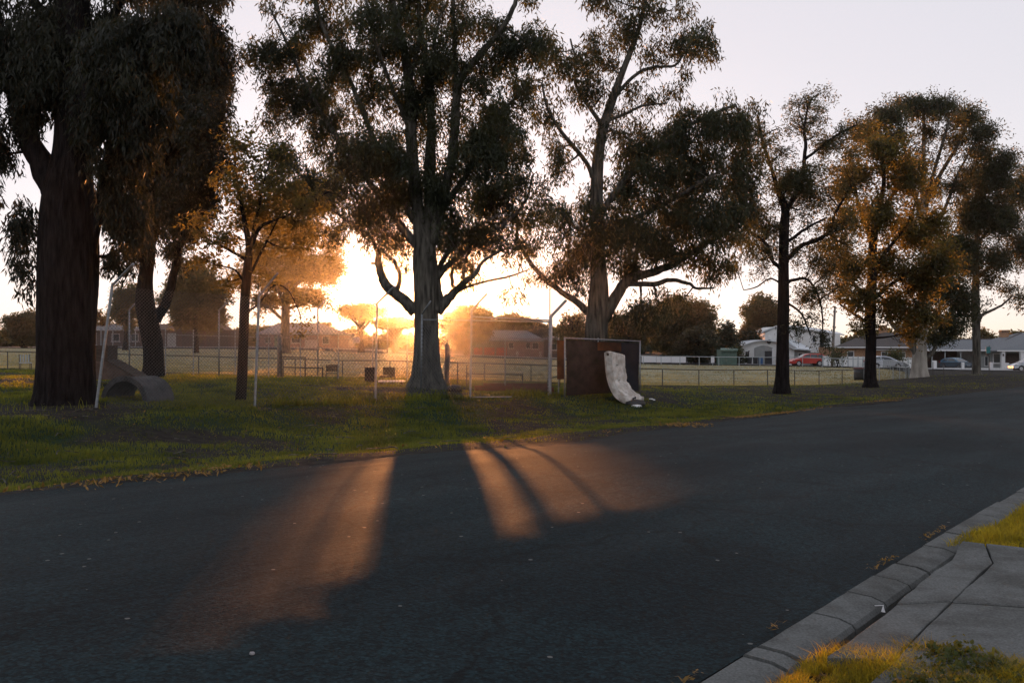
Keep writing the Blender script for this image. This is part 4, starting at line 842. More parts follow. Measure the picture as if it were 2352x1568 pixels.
far_tree('round_tree', 'added flat topped golden tree left of the massive trunk, screening the low sun', 907, 728, 808, 170, 104, seed=101, cover=4.0, n=30, L=0.34, crown_lo=0.67, sub_r=0.28, leaf=M['leaf_gold'], group=FG)  # added tree; its flat crown keeps the sun off the road's left part
far_tree('round_tree', 'low hazy tree behind the pink brick house', 1180, 716, 815, 190, 160, seed=85, n=16, cover=1.8, crown_lo=0.1, leaf=M['leaf_far'], group=FG)
far_tree('round_tree', 'olive tree rising behind the chimney between gate post and shade cloth', 1318, 705, 826, 160, 90, seed=86, n=12, crown_lo=0.12, group=FG)
far_tree('round_tree', 'wide round crowned olive tree right of the shade cloth gum', 1560, 664, 832, 150, 190, seed=87, n=20, crown_lo=0.1, cover=1.3, group=FG)
far_tree('round_tree', 'shadowed lower tree between round crowned tree and shade cloth gum', 1440, 700, 832, 152, 110, seed=88, n=13, crown_lo=0.1, group=FG)
far_tree('conifer_tree', 'dark pointed conifer beside the green shed', 1672, 738, 832, 140, 80, seed=89, n=12, crown_lo=0.02, leaf=M['leaf_pine'], shape='cone', cover=1.6, group=FG)
far_tree('conifer_tree', 'dark low conifer behind the white board', 1600, 745, 832, 138, 110, seed=90, n=12, crown_lo=0.02, leaf=M['leaf_pine'], cover=1.5, group=FG)
far_tree('conifer_tree', 'dark leafy tree between arch roofed house and pointed conifer', 1718, 742, 834, 150, 70, seed=91, n=12, crown_lo=0.02, leaf=M['leaf_pine'], cover=1.5, group=FG)
far_tree('round_tree', 'dark rounded tree above the arch roofed house, behind the thin tree', 1752, 668, 836, 165, 110, seed=92, n=16, crown_lo=0.22, cover=1.5, group=FG)
far_tree('cypress_tree', 'narrow dark cypress spire by the gate top rail', 1234, 738, 822, 185, 20, seed=93, n=9, crown_lo=0.02, leaf=M['leaf_pine'], shape='cone', cover=1.8, trunk_r=2, group=FG)
far_tree('round_tree', 'low grey tree beyond the oval at the left of the huge dark gum', 55, 705, 798, 170, 110, seed=94, n=14, crown_lo=0.05, cover=1.4, group=FG)
far_tree('round_tree', 'small tree between the huge dark gum and the blue grey roof', 232, 702, 798, 190, 60, seed=95, n=9, crown_lo=0.1, group=FG)
far_tree('round_tree', 'golden bushy tree behind the brick cottage roof', 2060, 745, 842, 170, 130, seed=96, n=14, crown_lo=0.1, leaf=M['leaf_gold'], group=FG)
far_tree('round_tree', 'hazy tree peeping over the roof of the house with chimney', 2262, 738, 846, 190, 60, seed=97, n=9, crown_lo=0.1, leaf=M['leaf_gold'], group=FG)
far_tree('round_tree', 'small street tree before the white panel fence beside the power pole', 1922, 795, 845, 118, 46, seed=98, n=8, crown_lo=0.3, trunk_r=1.6, L=0.25, cover=0.7, group=FG)
far_tree('round_tree', 'small leafy street tree in front of the brick cottage wall', 2056, 800, 846, 119, 46, seed=99, n=8, crown_lo=0.3, trunk_r=1.6, L=0.25, cover=0.9, group=FG)
far_tree('round_tree', 'bare looking small tree in front of the arch roofed house door', 1690, 788, 838, 132, 30, seed=100, n=6, crown_lo=0.5, trunk_r=2.2, L=0.25, cover=0.3, group=FG)
# the far-off belt of trees that closes the horizon
r = np.random.default_rng(111); mb = MB()
for k in range(150):
    px_ = -900 + 3900 * k / 150 + r.uniform(-12, 12); Y_ = r.uniform(215, 260); h_ = r.uniform(3.5, 6.5) * (0.6 if 830 < px_ < 1120 else 1.0); w_ = r.uniform(4, 7)
    b_ = on(px_, Y_); n_ = 700
    q = r.normal(0, 1, (n_, 3)); q /= np.linalg.norm(q, axis=1, keepdims=True); q *= r.uniform(0.3, 1, (n_, 1)) ** 0.4
    leaf_quads(mb, b_ + [0, 0, h_ / 2] + q * [w_ / 2, w_ / 2, h_ / 2] + r.normal(0, 0.25, (n_, 3)), 0.95, r, 0.2, 0.7)
tag(mb.build('treeline', M['leaf_far']), 'far-off belt of trees closing the view behind the houses', 'trees', kind='stuff')

# ------------------------------------------------------------------ fences
def mesh_wires(mb, p0, p1, h0, h1, pitch=0.085, r=0.0034, lift=0.03, off=0.0):
    p0, p1 = np.array(p0, float), np.array(p1, float); d = p1 - p0; Lh = np.hypot(d[0], d[1])
    u = np.array([d[0] / Lh, d[1] / Lh]); nrm = np.array([-u[1], u[0]])
    def pt(a, v): return np.array([p0[0] + u[0] * a + nrm[0] * off, p0[1] + u[1] * a + nrm[1] * off, p0[2] + d[2] * a / Lh + lift + v])
    hm = max(h0, h1); k = (h1 - h0) / Lh
    for sgn in (1, -1):
        for c in np.arange(-hm, Lh + hm, pitch):
            # wire runs a = c + sgn t, v = t
            ts = np.linspace(0, hm, 60); a = c + sgn * ts; okk = (a >= 0) & (a <= Lh) & (ts <= h0 + k * np.clip(a, 0, Lh))
            if okk.sum() < 2: continue
            t0, t1 = ts[okk][0], ts[okk][-1]
            A, B = pt(c + sgn * t0, t0), pt(c + sgn * t1, t1)
            A[:2] += nrm * sgn * r; B[:2] += nrm * sgn * r
            mb.tube([A, B], r, 3, False)

def pipe(p0, p1, r, n=8):
    m = MB(o3); m.tube([p0, p1], r, n); return m

# tall security fence along the run, leaning posts with bent arms
ff = thing('security_fence', 'tall chain link fence of bent arm posts along the grass verge, first post leaning', 'fence', on(700, 27.5))
o3 = np.array(ff.location)
FP = [((220, 940), (258, 655), (306, 606), 23.3, 0.034, 0.55), ((585, 935), (595, 680), (638, 627), 26.0, 0.034, 0.35), ((862, 922), (866, 697), (906, 657), 29.5, 0.034, 0.3), ((1080, 915), (1083, 712), (1119, 674), 32.7, 0.036, 0.2), ((1262, 905), (1265, 727), (1301, 689), 37.0, 0.070, 0.2)]
feet, bends = [], []
for foot, bend, tip, Y, r_, dy in FP:
    a = at(*foot, Y); b = at(*bend, Y); t = at(*tip, Y - dy)
    m = MB(o3); m.tube([a - [0, 0, 0.15], a, (a + b) / 2, b - (b - a) * 0.02, b, b + (t - b) * 0.06], r_, 10); post = m.build('post', M['galv_white'] if r_ > .05 else M['galv'], ff, True)
    m = MB(o3); m.tube([b, t], r_ * 0.85, 10)
    for q in (0.35, 0.65, 0.95):
        c = b + (t - b) * q; m.box(c, (0.03, 0.09, 0.03))
    m.build('barbed_wire_arm', M['galv_white'] if r_ > .05 else M['galv'], post)
    feet.append(a); bends.append(b)
def wire_part(p0, p1, h0, h1, parent, org, mat=None, **k):
    m = MB(org); mesh_wires(m, p0, p1, h0, h1, **k)
    o = m.build('chain_mesh', mat or M['wire'], parent); o['kind'] = 'stuff'; return o
pA = np.array([-14.5, 20.5, gz(-14.5, 20.5)])
for p0, p1, h0, h1, wr in [(feet[0] + [0.25, 0, 0], feet[1], 2.85, 2.85, .004), (feet[1], feet[2], 2.80, 2.2, .0056), (feet[2], feet[3], 2.15, 2.5, .0058), (feet[3], feet[4], 2.55, 2.45, .0058)]:
    wire_part(p0, p1, h0, h1, ff, o3, r=wr, pitch=0.085 if wr < .005 else 0.125)
for k, (a, b) in enumerate([((1083, 727), (1263, 735.5))]):
    pipe(at(*a, 32.7), at(*b, 37.0), 0.026).build('top_rail', M['galv'], ff, True)
pipe(at(1080, 912, 32.6), at(1175, 911, 33.2), 0.022).build('bottom_rail', M['galv'], ff, True)

# gate bay set back behind the verge fence
gb = thing('gate_bay', 'chain link gate bay set back beside the massive trunk with one bent arm post', 'gate', on(1110, 36))
o3 = np.array(gb.location)
a, b, t = at(967, 890, 35.6), at(969, 722, 35.6), at(989, 691, 35.3)
pipe(a - [0, 0, .1], b, 0.032).build('post', M['galv'], gb, True); pipe(b, t, 0.028).build('barbed_wire_arm', M['galv'], gb, True)
pipe(at(969, 734, 35.6), at(1263, 739, 36.9), 0.025).build('top_rail', M['galv'], gb, True)
wire_part(at(969, 890, 35.6), at(1262, 902, 36.9), 1.9, 2.4, gb, o3)

# rear fence of the run
rf = thing('rear_fence', 'long chain link fence with pipe top rail across the back of the dog run', 'fence', on(640, 45))
o3 = np.array(rf.location)
RFP = [(150, 45, 751), (232, 45, 752), (297, 45, 753), (380, 45, 755), (444, 45, 757), (540, 45, 760), (617, 45, 761), (690, 45, 763), (777, 45, 765), (856, 45, 767), (935, 44, 768), (1027, 41.5, 770), (1160, 39, 773), (1283, 37.2, 775)]
tops, bots = [], []
for px, Y, ty in RFP:
    g = on(px, Y); t = at(px, ty, Y); pipe(g - [0, 0, .1], t, 0.026, 6).build('post', M['galv'], rf); tops.append(t); bots.append(g)
for px, Y, ty, tip in [(297, 45, 712, (317, 690)), (503, 45, 712, (521, 696)), (730, 45, 709, (746, 690))]:
    g = on(px, Y); b = at(px, ty, Y); p_ = pipe(g - [0, 0, .1], b, 0.034, 8).build('tall_post', M['galv'], rf, True); pipe(b, at(*tip, Y - .2), 0.03, 8).build('barbed_wire_arm', M['galv'], p_, True)
m = MB(o3)
for a, b in zip(tops[:-1], tops[1:]):
    mm = MB(); mm.tube([a, b], 0.024, 6); mm.build('top_rail', M['galv'], rf)
for a, b, c, d in zip(bots[:-1], bots[1:], tops[:-1], tops[1:]):
    wire_part(a, b, c[2] - a[2] - .04, d[2] - b[2] - .04, rf, o3, pitch=0.1, r=0.0034)


# the low pipe fence round the oval
def pipe_fence(name, label, pts, hgt, mat, step_px=None, r=0.028, posts=None, group=None, wires=None):
    P = [on(px, Y) for px, Y in pts]
    o_ = thing(name, label, 'fence', P[len(P) // 2], group); g_ = np.array(o_.location)
    seg = np.array(P); l = np.r_[0, np.cumsum(np.linalg.norm(np.diff(seg, axis=0), axis=1))]
    n_ = posts or max(2, int(l[-1] / 4.2)); q = np.linspace(0, l[-1], n_ + 1)
    X = np.stack([np.interp(q, l, seg[:, k]) for k in range(3)], 1); X[:, 2] = ground(X[:, 0], X[:, 1])
    jz = RNG.normal(0, 0.02, len(X))
    top = X + np.array([0, 0, hgt]); top[:, 2] += jz
    for a, b in zip(X, top):
        m_ = MB(g_); m_.tube([a - [0, 0, .1], b], r, 6); m_.build('post', mat, o_)
    for a, b in zip(top[:-1], top[1:]):
        m_ = MB(g_); m_.tube([a, b], r * 1.05, 6); m_.build('rail', mat, o_)
    if wires:
        for a, b in zip(X[:-1], X[1:]):
            m_ = MB(g_); mesh_wires(m_, a, b, hgt, hgt, pitch=wires, r=0.004); w_ = m_.build('chain_mesh', M['wire'], o_); w_['kind'] = 'stuff'
    return o_
pipe_fence('oval_fence', 'low dark pipe rail fence along the near side of the playing field', [(-300, 62), (40, 61.5), (400, 61.5), (700, 62), (1040, 62), (1300, 63), (1480, 64), (1780, 69), (1985, 76)], 1.08, M['rail_dark'], posts=24, r=0.034)
pipe_fence('oval_fence', 'pale curved end of the oval pipe fence with wire mesh beside the white gum', [(1985, 76), (2050, 80), (2086, 86), (2090, 92), (2075, 104), (2030, 112)], 1.05, M['rail_pale'], posts=14, r=0.034, wires=0.16)
pipe_fence('oval_fence', 'pale pipe rail fence along the far side of the playing field below the red car', [(2030, 112), (1850, 119), (1660, 123), (1480, 128), (1350, 142)], 1.1, M['rail_pale'], posts=18, r=0.045)

# ------------------------------------------------------------------ shade cloth panel and the things by it
pn = thing('screen_panel', 'dark brown shade cloth panel in a pipe frame with orange strips, mattress leaning on it', 'screen', on(1380, 37.3))
o3 = np.array(pn.location)
pl, pr, plb, prb = at(1297, 776, 36.5), at(1470, 783.5, 38.5), at(1297, 911, 36.5), at(1470, 901, 38.5)
m = MB(o3); m.tube([plb - [0, 0, .1], pl + [0, 0, .03]], 0.032, 8); m.build('post', M['galv'], pn, True)
m = MB(o3); m.tube([prb - [0, 0, .1], pr + [0, 0, .03]], 0.028, 8); m.build('post', M['galv'], pn, True)
m = MB(o3); m.tube([pl, pr], 0.026, 8); m.build('top_rail', M['galv'], pn, True)
md = pl + (pr - pl) * 0.43
m = MB(o3); m.tube([md + [0, 0, .06], md - [0, 0, .12]], 0.022, 6); m.build('rail_clamp', M['galv'], pn)
def cloth(f0, f1, t0, t1, off, mat, name, wob=0.03, sd=1):
    r_ = np.random.default_rng(sd); nu, nv = 18, 14; V = []
    for j in range(nv + 1):
        for i in range(nu + 1):
            a = f0 + (f1 - f0) * i / nu; b = t0 + (t1 - t0) * j / nv
            top = pl + (pr - pl) * a; bot = plb + (prb - plb) * a
            p = bot + (top - bot) * b + np.array([0.1, -0.9, 0]) * (off + wob * (math.sin(9 * a + sd) * math.sin(5 * b + 2 * sd) + 0.4 * math.sin(23 * a + 3 * b)))
            V.append(p)
    w = nu + 1; Q = [[j * w + i, j * w + i + 1, (j + 1) * w + i + 1, (j + 1) * w + i] for j in range(nv) for i in range(nu)]
    V = np.array(V); m_ = MB(o3); m_.add(V, Q); m_.add(V + [0, 0.006, 0], np.array(Q)[:, ::-1]); return m_.build(name, mat, pn, True)
cloth(0.02, 0.74, 0.02, 0.965, 0.0, M['shade_brown'], 'shade_cloth', sd=2)
cloth(0.735, 0.985, 0.03, 0.96, 0.02, M['shade_black'], 'shade_cloth', sd=3)
cloth(0.42, 0.735, 0.80, 0.955, 0.075, M['shade_orange'], 'orange_strip', 0.01, 4)
cloth(-0.095, -0.004, 0.30, 0.955, 0.0, M['shade_orange'], 'orange_strip', 0.01, 5)

# the bent mattress
C0 = at(1432, 917, 36.6); C0[2] = gz(C0[0], C0[1])
mt = thing('mattress', 'grubby white mattress slumped and bent against the shade cloth panel', 'mattress', C0)
uu = np.array([0.86, -0.50, 0]); ww = np.array([0.50, 0.86, 0]); up = np.array([0, 0, 1.0])
prof = [(0.46, 0.02), (0.16, 0.08), (-0.12, 0.26), (-0.30, 0.52), (-0.43, 0.84), (-0.50, 1.18), (-0.53, 1.50), (-0.55, 1.80), (-0.56, 1.92)]     # back face: (along uu, up)
P_ = smooth_path(np.array([(a, b, 0) for a, b in prof]), 5)[:, :2]
Tg = np.gradient(P_, axis=0); Tg /= np.linalg.norm(Tg, axis=1, keepdims=True); Nr = np.stack([Tg[:, 1], -Tg[:, 0]], 1)
th_ = 0.27; rows = []; sec = [(0, 0), (0.02, -0.03), (0.5, -0.05), (0.98, -0.03), (1, 0), (1.025, 0.25), (1.025, 0.75), (1, 1), (0.98, 1.06), (0.75, 1.10), (0.5, 1.13), (0.25, 1.10), (0.02, 1.06), (0, 1), (-0.025, 0.75), (-0.025, 0.25)]
rr_ = np.random.default_rng(4)
for i, (p, nn) in enumerate(zip(P_, Nr)):
    f = i / (len(P_) - 1); pinch = 1.0 if 0.06 < f < 0.96 else 0.6
    for (w_, t_) in sec:
        tt_ = 0.5 + (t_ - 0.5) * pinch
        dip = (-0.07 * math.exp(-((f - 0.47) / 0.035) ** 2) - 0.012 * math.exp(-((f - 0.30) / 0.03) ** 2) - 0.010 * math.exp(-((f - 0.70) / 0.04) ** 2)) * (0.3 < t_)
        roll = -0.22 * max(0, f - 0.35) * w_
        a = p[0] + nn[0] * (tt_ * th_ + dip); b = p[1] + nn[1] * (tt_ * th_ + dip) + roll
        rows.append(C0 + uu * a + up * b + ww * (w_ * 1.22 - 0.46) + rr_.normal(0, 0.004, 3))
k = len(sec); n_ = len(P_); m = MB(C0)
m.add(rows, [[i * k + j, i * k + (j + 1) % k, (i + 1) * k + (j + 1) % k, (i + 1) * k + j] for i in range(n_ - 1) for j in range(k)])
m.f.append(np.array([list(range(k - 1, -1, -1))])); m.f.append(np.array([[(n_ - 1) * k + j for j in range(k)]]))
m.build('mattress_body', M['mattress'], mt, True)
for side in (0.02, 1.02):                                              # piping round the edge
    q = [C0 + uu * (p[0] + nn[0] * (side * th_)) + up * (p[1] + nn[1] * side * th_) + ww * (-0.46 - 0.012) for p, nn in zip(P_[2:-2], Nr[2:-2])]
    m = MB(C0); m.tube(q, 0.012, 5); m.build('piping', M['mattress'], mt, True)
i = int(n_ * 0.90); p, nn = P_[i], Nr[i]
m = MB(C0); c = C0 + uu * (p[0] + nn[0] * th_ * .55) + up * (p[1] - .02) + ww * (-0.49); m.tube([c, c - ww * 0.012], [0.055, 0.05], 9); m.build('torn_hole', M['mattress_mark'], mt)
for f_, w_, l_ in [(0.50, 0.15, 0.35), (0.47, 0.45, 0.25), (0.72, 0.4, 0.12), (0.2, 0.3, 0.14)]:
    i = int(n_ * f_); q = []
    for t_ in np.linspace(0, l_, 5):
        p, nn = P_[min(n_ - 1, int(i + t_ * 6))], Nr[i]
        q.append(C0 + uu * (p[0] + nn[0] * (1.10 * th_ - (.05 if .44 < f_ < .52 else 0))) + up * (p[1] + nn[1] * 1.10 * th_ - 0.22 * max(0, f_ - .35) * (w_ + t_)) + ww * ((w_ + t_) * 0.92 - 0.46))
    m = MB(C0); m.tube(q, 0.014, 5); m.build('crease', M['mattress_mark'], mt)  # dark brown tubes laid along the folds

def lump(name, mat, c, s, parent=None, seed=1, org=None, rz=0.0, flat=0.6):
    r_ = np.random.default_rng(seed); m_ = MB(org if org is not None else (0, 0, 0)); V, Q = [], []; na, nb = 14, 7
    ca, sa = math.cos(rz), math.sin(rz)
    for j in range(nb):
        ph = math.pi * j / (nb - 1)
        for i in range(na):
            a = 2 * math.pi * i / na; rr = 1 + 0.10 * math.sin(3 * a + seed) + 0.08 * math.sin(5 * a + 2 * ph + seed) + r_.normal(0, 0.03)
            x, y, z = math.sin(ph) ** flat * math.cos(a) * rr * s[0], math.sin(ph) ** flat * math.sin(a) * rr * s[1], math.cos(ph) * s[2]
            V.append([c[0] + x * ca - y * sa, c[1] + x * sa + y * ca, c[2] + z])
    Q = [[j * na + i, (j + 1) * na + i, (j + 1) * na + (i + 1) % na, j * na + (i + 1) % na] for j in range(nb - 1) for i in range(na)]
    if parent is None: m_.org = np.array(c, float)
    m_.add(V, Q); o_ = m_.build(name, mat, parent, True)
    if parent is None: o_.location = c
    return o_
c = at(1460, 917, 36.0); c[2] = gz(c[0], c[1])
bgx = thing('rubbish_bag', 'small black rubbish bag with white scraps spilling at the foot of the mattress', 'bag', c)
lump('bag', M['black_plastic'], c + [0, 0.05, 0.13], (0.36, 0.22, 0.17), bgx, 3, c)
lump('paper', M['white_plastic'], c + [0.02, -0.20, 0.06], (0.20, 0.08, 0.07), bgx, 5, c)
m = MB(c); m.tube([c + [-.05, .05, .26], c + [-.1, .04, .34], c + [.02, .02, .36]], [0.05, 0.02, 0.05], 7); m.build('tied_neck', M['black_plastic'], bgx)
for k_, (px, py, Y, s) in enumerate([(1495, 918, 36, .10), (1502, 920, 35.5, .07), (1522, 914, 37, .06)]):
    c = hit(px, py)
    if k_ < 2: tag(lump('litter_scrap', M['white_plastic'], c + [0, 0, .03], (s, s * .6, .03), None, 9 + k_, None, k_ * 1.0), ['crumpled white scrap on the grass right of the black bag', 'smaller white scrap furthest from the black bag'][k_], 'litter', 'scraps by the mattress')

# ------------------------------------------------------------------ inside the dog run
def box_part(root, name, mat, c, s, rz=0.0, taper=1.0):
    m_ = MB(root.location); m_.box(c, s, rz, taper); return m_.build(name, mat, root)
# concrete half pipe tunnel
c = at(318, 922, 26.6); c[2] = gz(c[0], c[1])
tp = thing('tunnel_pipe', 'grey half buried concrete pipe arch beside the leaning first post', 'pipe', c)
def arch_pipe(org, axis_d, R, Rz, th, length, mat, root, name):
    ax = np.array([axis_d[0], axis_d[1], 0]); ax /= np.linalg.norm(ax); sd_ = np.array([ax[1], -ax[0], 0])
    V, n = [], 24
    for e in (-length / 2, length / 2):
        for rr in (1.0, 1 - th / R):
            for i in range(n + 1):
                a = math.pi * (i / n) * 1.12 - 0.19
                V.append(org + ax * e + sd_ * math.cos(a) * R * rr + np.array([0, 0, 1.0]) * math.sin(a) * Rz * rr)
    w = n + 1; Q = []
    for i in range(n):
        o0, i0, o1, i1 = i, w + i, 2 * w + i, 3 * w + i
        Q += [[o0, o0 + 1, o1 + 1, o1], [i0, i1, i1 + 1, i0 + 1], [o0, i0, i0 + 1, o0 + 1], [o1, o1 + 1, i1 + 1, i1]]
    m_ = MB(root.location); m_.add(V, Q); return m_.build(name, mat, root, False)
arch_pipe(c, (0.35, 1.0), 0.72, 0.66, 0.11, 1.1, M['pipe'], tp, 'pipe_shell')
arch_pipe(c - np.array([0.35, 1.0, 0]) / 1.06 * 0.53, (0.35, 1.0), 0.75, 0.69, 0.15, 0.07, M['pipe'], tp, 'pipe_rim')
# ramp
c = at(250, 868, 33); c[2] = gz(c[0], c[1])
rp = thing('dog_ramp', 'brown sloping dog ramp with dark platform half hidden by the huge dark gum', 'ramp', c)
k_ = 33 / F
pz = lambda py: CAMZ - (py - CY) * k_
X0 = lambda px: (px - CX) * k_
m = MB(c); m.prism([(X0(175), 32.6, pz(830)), (X0(259), 32.6, pz(830)), (X0(259), 32.6, pz(793)), (X0(175), 32.6, pz(793))], (0, 0.8, 0)); m.build('platform', M['wood_dark'], rp)
m = MB(c); m.prism([(X0(170), 32.5, pz(870)), (X0(326), 32.5, pz(870)), (X0(322), 32.5, pz(864)), (X0(262), 32.5, pz(829)), (X0(170), 32.5, pz(829))], (0, 1.0, 0)); m.build('sloped_side', M['wood_ramp'], rp)
m = MB(c); m.prism([(X0(259), 32.45, pz(828)), (X0(326), 32.45, pz(866)), (X0(326), 32.45, pz(863.5)), (X0(259), 32.45, pz(825.5))], (0, 1.1, 0)); m.build('ramp_board', M['wood_dark'], rp)
for q in range(4):
    px = 272 + 13 * q; py = 826 + (px - 259) * 0.567
    m = MB(c); m.prism([(X0(px), 32.43, pz(py + 1)), (X0(px + 3), 32.43, pz(py + 2.6)), (X0(px + 3), 32.43, pz(py)), (X0(px), 32.43, pz(py - 1.6))], (0, 1.14, 0)); m.build('cleat', M['wood_dark'], rp)
# hurdles and posts
def hurdle(label, x0, x1, ytop, ybar, ybase, Y, mat, bar2=None):
    b0 = on((x0 + x1) / 2, Y); h = thing('pipe_hurdle', label, 'hurdle', b0, 'pipe hurdles in the dog run')
    for x, yt in ((x0, ytop), (x1, ybar)):
        g = on(x, Y); m_ = MB(b0); m_.tube([g - [0, 0, .1], at(x, yt, Y)], 0.03, 7); m_.build('upright', mat, h)
    m_ = MB(b0); m_.tube([at(x0, ybar, Y), at(x1, ybar + 2, Y)], 0.028, 7); m_.build('bar', mat, h)
    if bar2:
        m_ = MB(b0); m_.tube([at(x0, ytop, Y), at(x1 + (0 if bar2 == 1 else bar2), ytop + 2, Y)], 0.026, 7); m_.build('bar', mat, h)
    return h
hurdle('low rusty pipe hurdle left of the mesh backed chair', 650, 741, 826, 843, 864, 43.5, M['rail_dark'])
hurdle('rusty pipe hurdle between thick post and tall bent post, behind the lower hurdle', 646, 701, 805, 819, 866, 44.3, M['rail_dark'])
hurdle('rusty pipe hurdle right of the massive trunk', 1030, 1051, 820, 831, 880, 42.0, M['rail_dark'])
hurdle('wide low pipe hurdle seen through the gate mesh', 1072, 1200, 838, 858, 880, 41.5, M['rail_dark'])
for px, yt, Y, lab in [(642, 771, 44.5, 'thick grey timber post left of the pipe hurdles'), (1027, 792, 41.0, 'thick weathered timber post against the massive trunk')]:
    b0 = on(px, Y); p_ = thing('timber_post', lab, 'post', b0, 'thick posts in the dog run'); t_ = at(px, yt, Y)
    m = MB(b0); m.tube([b0 - [0, 0, .1], (b0 + t_) / 2, t_], [0.115, 0.105, 0.10], 12); m.build('post_shaft', M['pole_wood'], p_, True)
    m = MB(b0); m.tube([t_, t_ + [0, 0, .05]], [0.10, 0.06], 12); m.build('post_cap', M['pole_wood'], p_)
def chair(label, px, py0, py1, wpx, Y, rz, solid):
    b0 = on(px, Y); k_ = Y / F; w = wpx * k_; zt = CAMZ - (py0 - CY) * k_ - b0[2]; zb = CAMZ - (py1 - CY) * k_ - b0[2]
    c_ = thing('chair', label, 'chair', b0, 'chairs in the dog run', rz)
    L0 = MB()
    hs = zb - 0.08
    for sx in (-1, 1):
        m_ = MB(); m_.tube([(sx * w / 2, 0.02, 0), (sx * w / 2, 0.0, hs), (sx * w / 2, 0.06, zt)], 0.016, 6); m_.build('rear_leg', M['rail_dark'], c_)
        m_ = MB(); m_.tube([(sx * w / 2, -0.42, 0), (sx * w / 2, -0.40, hs)], 0.016, 6); m_.build('front_leg', M['rail_dark'], c_)
    if solid:
        m_ = MB(); m_.box((0, -0.2, hs + .03), (w, 0.42, 0.06)); m_.build('seat', M['wood_dark'], c_)
        m_ = MB(); m_.prism([(-w / 2, .03, zb), (w / 2, .03, zb - .03), (w / 2 - .02, .03, zt), (-w / 2 - .02, .03, zt)], (0, 0.05, 0)); m_.build('backrest', M['wood_dark'], c_)
    else:
        for k in range(5):
            m_ = MB(); m_.box((0, -0.04 - 0.085 * k, hs + .02), (w, 0.05, 0.02)); m_.build('seat_slat', M['rail_dark'], c_)
        for k in range(4):
            z = zb + (zt - zb) * (k + .5) / 4; m_ = MB(); m_.box((0, .045, z), (w, 0.02, (zt - zb) / 4 * .74)); m_.build('back_slat', M['wood_dark'], c_)
        for k in range(6):
            m_ = MB(); m_.box((-w / 2 + w * (k + .5) / 6, .06, (zb + zt) / 2), (0.025, 0.015, zt - zb)); m_.build('back_strap', M['wood_dark'], c_)
    return c_
chair('dark chair with open woven back standing by the rear fence', 762, 837, 853, 25, 43.2, 0.15, False)
chair('dark chair with solid cushioned back beside the massive trunk', 893, 843, 861, 28, 41.0, -0.2, True)
c_ = thing('chair', 'pale metal garden chair beyond the verge at the left of the huge dark gum', 'chair', on(58, 58), 'chairs in the dog run', 0.6)
for sx in (-.28, .28):
    m = MB(); m.tube([(sx, .25, 0), (sx, .22, .45), (sx, .34, .95)], .022, 6); m.build('rear_leg', M['rail_dark'], c_); m = MB(); m.tube([(sx, -.3, 0), (sx, -.28, .45)], .022, 6); m.build('front_leg', M['rail_dark'], c_)
m = MB(); m.box((0, -.03, .46), (.6, .56, .05)); m.build('seat', M['rail_pale'], c_)
for k in range(4): m = MB(); m.box((-.21 + .14 * k, .28, .72), (.06, .02, .42)); m.build('back_slat', M['rail_pale'], c_)
b0 = on(850, 42.5); cr = thing('plastic_crate', 'upright grey plastic crate between the two dark chairs', 'crate', b0, None, 0.1)
for sx in (-1, 1): m = MB(); m.box((sx * .21, 0, .31), (.03, .3, .62)); m.build('side_panel', M['shade_black'], cr)
for k in range(6): m = MB(); m.box((0, -.14, .06 + .1 * k), (.39, .02, .075)); m.build('slat', M['shade_black'], cr)
m = MB(); m.box((0, .14, .31), (.39, .02, .60)); m.build('back_panel', M['shade_black'], cr)
m = MB(); m.box((0, 0, .02), (.39, .26, .03)); m.build('base', M['shade_black'], cr)
b0 = on(900, 40.0); tb = thing('low_table', 'low white slab table lying in front of the cushioned chair', 'table', b0, None, 0.05)
m = MB(); m.box((0, 0, .16), (1.05, .5, .05)); m.build('table_top', M['white_plastic'], tb)
for sx in (-.4, .4): m = MB(); m.box((sx, 0, .07), (.1, .4, .13)); m.build('leg', M['wood_dark'], tb)
b0 = on(1043, 35.2); cu = thing('dog_bed', 'dark squashed cushion on the ground right of the massive trunk', 'cushion', b0)
lump('cushion', M['black_plastic'], b0 + [0, 0, .13], (.24, .2, .13), cu, 7, b0, 0.2, 0.45); lump('cushion_trim', M['shade_brown'], b0 + [0, 0, .05], (.27, .22, .06), cu, 8, b0, 0.2, 0.4)
b0 = on(1190, 38.4); ed = thing('timber_edging', 'red brown timber edging on the ground inside the gate', 'edging', b0)
for k, (a, b, Y, z) in enumerate([(1090, 1180, 38.6, .10), (1182, 1272, 38.2, .10), (1110, 1262, 39.8, .16)]):
    p0, p1 = on(a, Y, z), on(b, Y, z); d = p1 - p0; m = MB(b0); m.box((p0 + p1) / 2, (np.linalg.norm(d[:2]), .12, .2), math.atan2(d[1], d[0])); m.build('sleeper', M['red_timber'], ed)
b0 = on(1270, 39.5); sb = thing('hoop_seat', 'rusty bent pipe hoop beside the gate post and the shade cloth', 'frame', b0)
m = MB(b0); m.tube(smooth_path([on(1258, 39.5), at(1258, 872, 39.5), at(1264, 868, 39.5), at(1284, 866, 39.5), at(1286, 888, 39.5)], 5), .025, 6); m.build('hoop', M['rail_dark'], sb)
m = MB(b0); m.tube([at(1258, 880, 39.5), at(1286, 878, 39.5)], .02, 6); m.build('crossbar', M['rail_dark'], sb)
sg = thing('notice_sign', 'pale blank notice board fixed to the rear fence near the sun glow', 'sign', on(818, 44.8))
a = at(810, 788, 44.8); b = at(827, 774, 44.8); m = MB(sg.location); m.box((a + b) / 2, (abs(b[0] - a[0]), .015, abs(b[2] - a[2]))); m.build('sign_face', M['pale_sign'], sg)
for x in (811, 826): m = MB(sg.location); m.tube([at(x, 790, 44.82), at(x, 772, 44.82)], .012, 5); m.build('bracket', M['galv'], sg)

